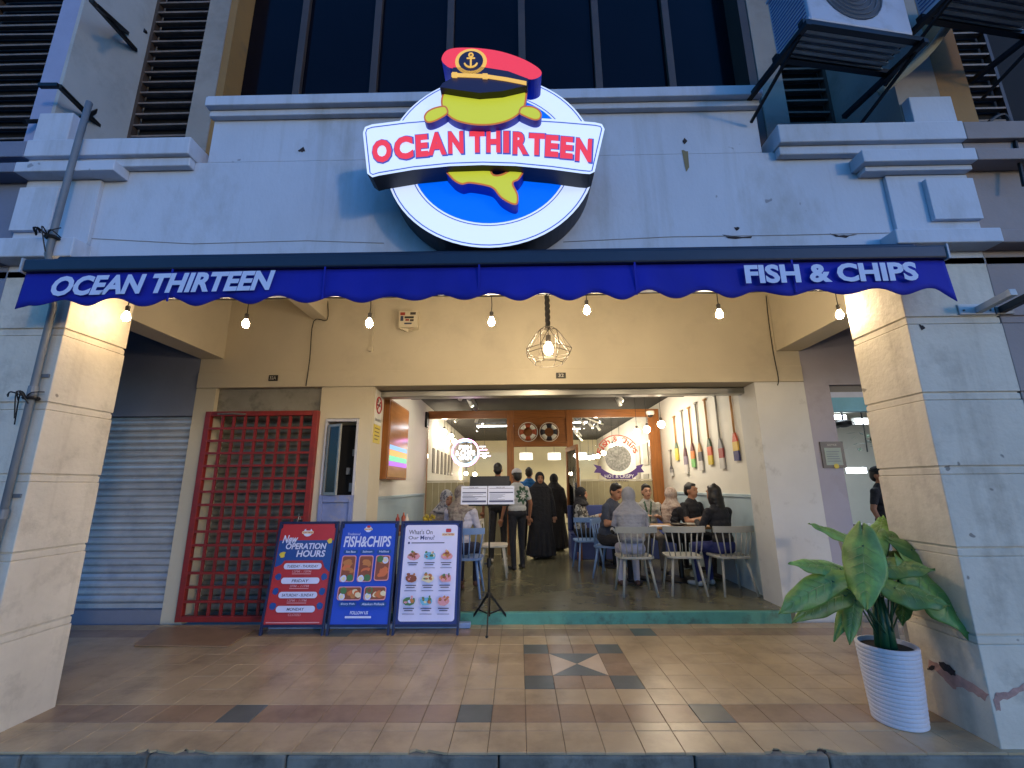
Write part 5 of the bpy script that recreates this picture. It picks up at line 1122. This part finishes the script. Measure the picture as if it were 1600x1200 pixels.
def person(label, loc, rz, sit, H=1.65, top='black', bottom='black', sleeve='short', skin=0, shoe='dark', arms=None, head=(0, 0), lean=0, hair=None, hijab=None, robe=None, cap=None, hook=None, belly=1.0, shorts=False, tmat=None, bmat=None, sleeve_m=None, legs_fwd=.42, glasses=False):
    t = thing('person', label, 'person', loc, rz, 'people in the restaurant')
    k = H/1.68; pr_ = []
    v = lambda x, y, z: Vector((x*k, y*k, z*k))
    if sit: hz, sh = .56, 1.03
    else: hz, sh = .93, 1.38
    tl = lambda z: -math.tan(R(lean))*(z-hz)             # forward lean (towards -Y)
    def tv(x, y, z): return v(x, y+tl(z), z)
    W = 1 if belly >= 1 else belly
    # torso
    for f_, rx_, ry_ in ((0, .165, .125), (.18, .155, .118), (.38, .15, .115), (.58, .165, .118), (.78, .175, .115), (.9, .165, .1), (.98, .12, .08)):
        z = hz+(sh-hz)*f_; pr_.append((tv(0, 0, z), (rx_*k*belly, ry_*k*belly, .1*k), 'bottom' if (f_ < .1 and bottom != 'robe') else 'top'))
    seg(pr_, tv(0, .005, sh+.0), tv(0, -.012, sh+.1), .058*k, .052*k, 'skin')
    # head
    hc = tv(0, -.02, sh+.19); hr = Matrix.Rotation(R(head[0]), 3, 'Z') @ Matrix.Rotation(R(head[1]), 3, 'X'); piv = tv(0, 0, sh+.09)
    hc = piv+hr @ (hc-piv); hv = lambda x, y, z: hc+hr @ Vector((x, y, z))
    pr_ += [(hv(0, .008, .015), (.077, .094, .1), 'skin'), (hv(0, -.03, -.045), (.06, .066, .068), 'skin'), (hv(0, -.05, -.085), (.034, .036, .03), 'skin'), (hv(0, -.098, -.02), (.013, .018, .016), 'skin'), (hv(0, -.09, .0), (.011, .014, .026), 'skin'),
            (hv(0, -.075, .035), (.055, .022, .016), 'skin'), (hv(.079, .012, -.01), (.012, .022, .03), 'skin'), (hv(-.079, .012, -.01), (.012, .022, .03), 'skin')]
    # arms
    arms = arms or (((.25, .03, sh-.29), (.27, -.06, sh-.53)), ((.25, .03, sh-.29), (.27, -.06, sh-.53)))
    for s_, (e_, w_) in zip((-1, 1), arms):
        S_ = tv(s_*.175, 0, sh-.045); E_ = v(s_*e_[0], e_[1]+tl(sh-.3)*.6, e_[2]); W_2 = v(s_*w_[0], w_[1]+tl(sh-.3)*.5, w_[2])
        pr_.append((S_, (.064*k, .062*k, .062*k), 'top')); m_ = S_.lerp(E_, .62)
        seg(pr_, S_, m_, .058*k, .05*k, 'top'); seg(pr_, m_, E_, .042*k if sleeve == 'short' else .048*k, .038*k if sleeve == 'short' else .045*k, 'skin' if sleeve == 'short' else 'sleeve')
        seg(pr_, E_, W_2, .038*k if sleeve == 'short' else .045*k, .025*k if sleeve == 'short' else .036*k, 'skin' if sleeve == 'short' else 'sleeve')
        hand(pr_, W_2, W_2-E_, -s_)
    # legs
    for s_ in (-1, 1):
        hp_ = v(s_*.085, 0, hz-.02)
        if sit: kn = v(s_*.11, -legs_fwd, .51); an_ = v(s_*.11, -legs_fwd+.03, .085)
        else: kn = v(s_*.1, -.02+.03*s_, .5); an_ = v(s_*.105, .02+.05*s_, .085)
        seg(pr_, hp_, kn, .088*k, .062*k, 'bottom')
        seg(pr_, kn, an_, .06*k if not shorts else .052*k, .045*k if not shorts else .034*k, 'skin' if shorts else 'bottom')
        seg(pr_, an_+v(0, .03, -.045), an_+v(s_*.02, -.15, -.055), .036*k, .03*k, 'shoe')
    body = remesh(pr_, .0095, 'body')
    mats = {'skin': skins[skin], 'top': tmat or cl(top, COL[top]), 'bottom': bmat or cl(bottom if bottom != 'robe' else top, COL[bottom if bottom != 'robe' else top]), 'shoe': M('shoe_'+shoe, COL[shoe], .5), 'eye': eyem, 'brow': browm, 'lip': lipm, 'extra': cl('print_green', S(60, 92, 70))}
    mats['sleeve'] = sleeve_m or mats['top']
    inv_ = hr.transposed()
    def hk(P_, lab):
        q_ = (P_-np.array(hc[:], np.float32)) @ np.array(inv_.transposed(), np.float32)
        front = q_[:, 1] < -.05
        eye = front & (np.abs(np.abs(q_[:, 0])-.031) < .011) & (np.abs(q_[:, 2]-.010) < .0055)
        brow = front & (np.abs(np.abs(q_[:, 0])-.032) < .015) & (np.abs(q_[:, 2]-.035) < .004)
        lip = front & (np.abs(q_[:, 0]) < .024) & (np.abs(q_[:, 2]+.062) < .008)
        for i in np.nonzero(eye)[0]: lab[i] = 'eye'
        for i in np.nonzero(brow)[0]: lab[i] = 'brow'
        for i in np.nonzero(lip)[0]: lab[i] = 'lip'
        if hook: lab = hook(P_, lab)
        return lab
    paint_by(body, pr_, mats, hk); link('body', body, t)
    def child(name, prims, vox, m, cut=None):
        me = remesh(prims, vox, name); me.materials.clear(); me.materials.append(m)
        if cut:
            bm = bmesh.new(); bm.from_mesh(me); kill = [f for f in bm.faces if cut(f.calc_center_median())]
            bmesh.ops.delete(bm, geom=kill, context='FACES'); bm.to_mesh(me); bm.free()
        me.polygons.foreach_set('use_smooth', [True]*len(me.polygons)); return link(name, me, t)
    if hair:
        hm = M('hair_black', S(26, 22, 22), .45, .3, 30, .3, 60)
        h_ = [(hv(0, .022, .035), (.086, .094, .094), 'h'), (hv(0, .055, -.005), (.078, .062, .085), 'h'), (hv(0, -.03, .09), (.06, .045, .03), 'h')]
        for _ in range(0 if cap else 26):
            a_, e_ = random.uniform(.25, math.pi-.25), random.uniform(.15, 1.5) if hair == 'short' else 1.4; h_.append((hv(.082*math.cos(a_)*math.cos(e_), .015+.09*math.sin(a_)*math.cos(e_), .035+.092*math.sin(e_)), (random.uniform(.009, .018),)*3, 'h'))
        if hair == 'long':
            for i in range(7): h_.append((hv(0, .07+.006*i, -.06-.05*i), (.095-.003*i, .05, .06), 'h'))
            h_ += [(hv(.075, .02, -.06), (.026, .05, .1), 'h'), (hv(-.075, .02, -.06), (.026, .05, .1), 'h')]
        child('hair', h_, .011, hm, None)
    if hijab:
        h_ = [(hv(0, .016, .018), (.096, .108, .118), 'h'), (hv(0, -.008, -.07), (.083, .092, .075), 'h'), (hv(0, .03, -.09), (.085, .09, .1), 'h')]
        for i in range(5): h_.append((piv+Vector((0, .01-.004*i+tl(0)*0, .03-.028*i*k)), ((.085+.03*i)*k, (.088+.014*i)*k, .05*k), 'h'))
        if hijab[1] == 'long':
            for i in range(8): h_.append((tv(0, .045, sh-.05-.045*i), ((.205-.004*i)*k, (.125)*k, .06*k), 'h'))
        elif hijab[1] == 'tail':
            for i in range(5): h_.append((tv(.02, .06, sh-.03-.05*i), ((.14-.01*i)*k, .09*k, .06*k), 'h'))
        def cut(c_):
            q_ = inv_ @ (c_-hc); return q_.y < -.03 and (q_.x/.054)**2+((q_.z+.018)/.078)**2 < 1
        child('headscarf', h_, .0115, hijab[0], cut)
    if robe:
        r2 = []
        z0 = sh-.02
        for i in range(48):
            f_ = i/47; z = z0*(1-f_)+.07*f_; r2.append((tv(0, 0, z) if z > hz else v(0, 0, z), ((.205+.07*f_)*k, (.15+.07*f_)*k, .07*k), 'r'))
        for s_, (e_, w_) in zip((-1, 1), arms): seg(r2, tv(s_*.18, 0, sh-.05), v(s_*e_[0], e_[1], e_[2]), .072*k, .068*k, 'r'); seg(r2, v(s_*e_[0], e_[1], e_[2]), v(s_*w_[0], w_[1], w_[2]), .068*k, .06*k, 'r')
        for q_ in range(15):
            a_ = q_*.419+random.uniform(-.1, .1); ct, st_ = math.cos(a_), math.sin(a_); ru = random.uniform(.85, 1.0)
            seg(r2, v(.185*ct*ru, .135*st_*ru, hz+.05), v(.285*ct, .225*st_, .08), .018*k, .034*k, 'r')
        child('robe', r2, .012, robe)
    if cap:
        child('cap', [(hv(0, .012, .062), (.088, .102, .075), 'c')], .011, cap[0], lambda c_: (inv_ @ (c_-hc)).z < .03)
        child('cap_rim', [(hv(0, .006, .036), (.091, .106, .022), 'c')], .011, cap[1])
    return t
COL = dict(black=S(38, 38, 44), dark=S(40, 38, 42), white=S(196, 196, 194), greyblue=S(66, 74, 92), grey=S(150, 152, 150), lavgrey=S(160, 160, 172), blue=S(30, 110, 190), jeans=S(44, 52, 110), navy=S(30, 34, 60), lilac=S(180, 180, 200), brown=S(90, 60, 50), robe=S(20, 20, 24), light=S(170, 168, 160), taupe=S(120, 112, 104), cream=S(190, 176, 160), slip=S(190, 180, 170))
stripe = bpy.data.materials.new('cloth_stripes'); stripe.use_nodes = True
_t = stripe.node_tree; _b = _t.nodes['Principled BSDF']; _b.inputs['Roughness'].default_value = .85
_w = _t.nodes.new('ShaderNodeTexWave'); _w.inputs['Scale'].default_value = 11; _w.bands_direction = 'DIAGONAL'; _g = _t.nodes.new('ShaderNodeNewGeometry'); _r = _t.nodes.new('ShaderNodeValToRGB')
_r.color_ramp.elements[0].position = .45; _r.color_ramp.elements[0].color = (.02, .02, .02, 1); _r.color_ramp.elements[1].position = .55; _r.color_ramp.elements[1].color = (.5, .5, .48, 1)
_t.links.new(_g.outputs['Position'], _w.inputs['Vector']); _t.links.new(_w.outputs[0], _r.inputs[0]); _t.links.new(_r.outputs[0], _b.inputs['Base Color'])
scarf_grey = cl('scarf_grey', S(158, 158, 166)); scarf_black = cl('scarf_black', S(34, 34, 40))
scarf_cream = cl('scarf_cream', S(196, 176, 160), dirt=(.22, .12, .1, .6), dscale=14, dthr=(.48, .58)); scarf_pat = cl('scarf_pattern', S(172, 172, 176), dirt=(.06, .07, .12, .85), dscale=22, dthr=(.5, .56)); scarf_pat2 = cl('scarf_pattern_taupe', S(146, 138, 132), dirt=(.1, .07, .08, .7), dscale=16, dthr=(.5, .6))
F = FL
tblarm = lambda sh, l=.22: (((.23, -.1, sh-.27), (.1, -.34, sh-.2)), ((.23, -.1, sh-.27), (.1, -.34, sh-.2)))
# standing group at the inner door
person('standing man in black T-shirt and dark shorts, seen from behind', (-.40, 8.45, F), R(178), False, 1.74, 'black', 'dark', 'short', 1, 'slip', hair='short', shorts=False, belly=1.12)
def wreath(P_, lab):
    c_ = np.array((-.06, 0, 1.18)); r_ = np.hypot(P_[:, 0]-c_[0], (P_[:, 2]-c_[2])*.85); m = (P_[:, 1] > .03) & (np.abs(r_-.085+.02*np.sin(9*np.arctan2(P_[:, 2]-c_[2], P_[:, 0]-c_[0]))) < .03)
    for i in np.nonzero(m)[0]:
        if lab[i] == 'top': lab[i] = 'extra'
    return lab
person('young person in white T-shirt with green back print, dark trousers and pale cap', (-.04, 7.72, F), R(205), False, 1.6, 'white', 'black', 'short', 1, 'dark', hair='short', cap=(cl('cap_white', S(200, 200, 206)), cl('cap_rim', S(60, 40, 60))), hook=wreath, belly=1.12)
person('woman in long black robe and black headscarf walking out of the inner door', (.40, 8.85, F), R(4), False, 1.57, 'black', 'robe', 'long', 0, 'dark', hijab=(scarf_black, 'short'), robe=cl('robe_black', S(32, 32, 38)), arms=(((.24, .0, 1.06), (.25, -.12, .86)), ((.25, .03, 1.06), (.27, -.02, .84))))
person('person in bright blue shirt standing beyond the inner doorway', (.22, 10.1, F), R(170), False, 1.72, 'blue', 'black', 'short', 1, 'dark', hair='short')
person('person in dark clothes and headscarf behind the open glass door', (.76, 9.95, F), R(160), False, 1.56, 'black', 'robe', 'long', 0, 'dark', hijab=(scarf_black, 'short'), robe=cl('robe_black', S(32, 32, 38)))
# right-hand tables
person('seated woman in long pale grey headscarf with striped sleeves, seen from behind', (1.47, 6.12, F), R(178), True, 1.62, 'lavgrey', 'lilac', 'long', 0, 'brown', hijab=(scarf_grey, 'long'), arms=tblarm(1.03), lean=6, sleeve_m=stripe, head=(0, -4))
person('seated man in slate T-shirt bending over the table beside the grey headscarf', (1.30, 6.98, F), R(52), True, 1.72, 'greyblue', 'black', 'short', 0, 'dark', hair='short', arms=tblarm(1.03), lean=14, head=(-20, 16), belly=1.08)
person('seated man in light grey shirt with green lanyard facing the street', (2.16, 7.78, F), R(-6), True, 1.68, 'light', 'taupe', 'short', 2, 'dark', hair='short', arms=tblarm(1.03), head=(8, 2), hook=lambda P_, lab: ['extra' if (l_ == 'top' and p_[1] < -.06 and abs(abs(p_[0])-.05*(p_[2]-.72)/.3) < .014 and p_[2] > .72) else l_ for p_, l_ in zip(P_, lab)])
person('seated woman in cream patterned headscarf and black top, turned away', (2.42, 7.42, F), R(118), True, 1.6, 'black', 'black', 'long', 0, 'dark', hijab=(scarf_cream, 'tail'), arms=tblarm(1.03), lean=4, head=(10, 0))
person('seated man in black V-neck T-shirt looking aside, by the right wall', (2.76, 7.4, F), R(28), True, 1.7, 'black', 'black', 'short', 0, 'dark', hair='short', arms=tblarm(1.03), head=(14, 0))
person('seated woman with long black hair in black jacket and jeans', (2.66, 6.12, F), R(205), True, 1.66, 'black', 'jeans', 'long', 0, 'white', hair='long', arms=(((.24, -.12, .78), (.06, -.36, .84)), ((.24, -.12, .78), (.06, -.36, .84))), lean=6)
person('seated woman in black headscarf and white jacket, nearest the glass door', (1.08, 8.3, F), R(70), True, 1.62, 'white', 'black', 'long', 0, 'dark', hijab=(scarf_black, 'tail'), arms=tblarm(1.03), lean=3, tmat=cl('stripe_white', S(180, 178, 172), dirt=(.02, .02, .02, .9), dscale=9, dthr=(.5, .53)))
# left-hand table
person('seated woman in patterned blue white headscarf facing the street', (-1.12, 6.72, F), R(28), True, 1.6, 'taupe', 'taupe', 'long', 0, 'brown', hijab=(scarf_pat, 'tail'), arms=tblarm(1.03), lean=8, head=(10, 10), tmat=scarf_pat2)
person('seated woman in taupe patterned headscarf and pale blouse, seen from behind', (-.80, 6.14, F), R(168), True, 1.68, 'lilac', 'navy', 'long', 0, 'brown', hijab=(scarf_pat2, 'tail'), arms=tblarm(1.03), lean=4, head=(16, 4))
# ------------------------------------------------------------------ neighbour shop contents
person('person in black cap and printed black shirt inside the neighbouring shop', (5.1, 6.5, .06), R(30), False, 1.6, 'black', 'black', 'short', 1, 'dark', hair='short', cap=(cl('cap_black', S(24, 24, 28)), cl('cap_black', S(24, 24, 28))))
for i, (x_, y_, Yd, lb) in enumerate(((1352, 658, 8.0, 'upper cool tube light in the neighbouring shop'), (1338, 735, 8.6, 'lower cool lit panel in the neighbouring shop'), (1309, 652, 10.0, 'small lit square at the back of the neighbouring shop'))):
    c_ = at(x_, y_, Yd); t = thing('tube_light', lb, 'light', tuple(c_), 0, 'lights in the neighbouring shop'); MB().box(-.2, .2, .0, .06, -.06, .06).build('housing', trackw, t); MB().box(-.18, .18, -.012, -.001, -.045, .045).build('diffuser', EM('cool_tube', (.78, .88, 1), 20), t)
for k, (x_, y_) in enumerate(((5.2, 7.5), (7.5, 8.8))):
    t = thing('ceiling_panel', 'square cool ceiling panel in the neighbouring shop, %s' % ('near' if k == 0 else 'far'), 'ceiling light', (x_, y_, 2.99), 0, 'ceiling panels next door'); MB().box(-.32, .32, -.32, .32, -.02, .009).build('frame', trackw, t); MB().box(-.3, .3, -.3, .3, -.03, -.021).build('diffuser', EM('panel_cool', (.8, .9, 1), 34), t)
t = thing('ceiling_fan', 'dark hanging fan in the neighbouring shop', 'ceiling fan', tuple(at(1318, 662, 7.4))); MB().tube([(0, 0, 0), (0, 0, .5)], .016, 8).build('rod', cord, t); MB().lathe([(.05, .06), (.12, .03), (.12, -.03), (.04, -.06)], 14).build('motor', cord, t); MB().lathe([(.02, .5), (.09, .54), (.09, .56)], 12).build('canopy', cord, t)
for k in range(3): o = MB().box(.1, .6, -.07, .07, -.005, .005).build('blade', cord, t); o.rotation_euler = (R(8), 0, R(120*k+70))
t = thing('counter', 'dark topped counter in the neighbouring shop', 'counter', (5.0, 6.05, .06)); MB().box(-.6, 1.2, -.12, .12, 0, .82).build('front', M('counter_grey', S(120, 130, 140), .5), t); MB().box(-.65, 1.25, -.16, .16, .821, .87).build('top', M('counter_dark', S(40, 44, 50), .4), t)
t = thing('green_plant', 'small green plant in the neighbouring shop', 'plant', tuple(at(1352, 688, 7.8)))
b = MB()
for i in range(40):
    a_ = random.uniform(0, 6.28); r1 = random.uniform(.05, .28); p_ = Vector((r1*math.cos(a_), r1*math.sin(a_), random.uniform(-.16, .16))); d_ = Vector((random.uniform(-1, 1), random.uniform(-1, 1), random.uniform(-.6, .4))).normalized(); s2 = d_.cross(Vector((0, 0, 1))).normalized(); b.add([p_, p_+d_*.06+s2*.025, p_+d_*.13, p_+d_*.06-s2*.025], [(0, 1, 2, 3)])
b.build('foliage', M('nb_leaf', S(60, 90, 60), .5, .3, 6), t, kind='stuff'); MB().tube([(0, 0, -.2), (.02, 0, .3), (0, 0, 3.0-t.location.z)], .01, 6).build('hanger', cord, t)
a_ = at(1287, 731, 5.29); b_ = at(1316, 690, 5.29); t = thing('framed_notice', 'black framed notice with yellow seal on the mauve wall', 'notice', (a_.x, 5.285, a_.z)); wd, ht = b_.x-a_.x, b_.z-a_.z
MB().box(0, wd, 0, .012, 0, ht).build('frame', M('notice_black', S(40, 38, 44), .4), t); MB().box(wd*.14, wd*.86, -.002, -.0005, ht*.1, ht*.76).build('sheet', M('notice_sheet', S(150, 166, 156), .5), t); MB().text('NOTICE', (wd*.3, -.002, ht*.84), (wd*.4, 0, 0), (0, 0, ht*.07), 0, .02).build('lettering', npw, t)
MB().prism([(wd*.55+.03*math.cos(i*.7854), -.003, ht*.06+.03*math.sin(i*.7854)) for i in range(8)], (0, -.002, 0)).build('seal', yel, t)
for k in range(5): MB().box(wd*.2, wd*random.uniform(.6, .8), -.0035, -.0022, ht*(.24+.09*k), ht*(.26+.09*k)).build('printed_line', M('paper_ink', S(70, 74, 104)), t)
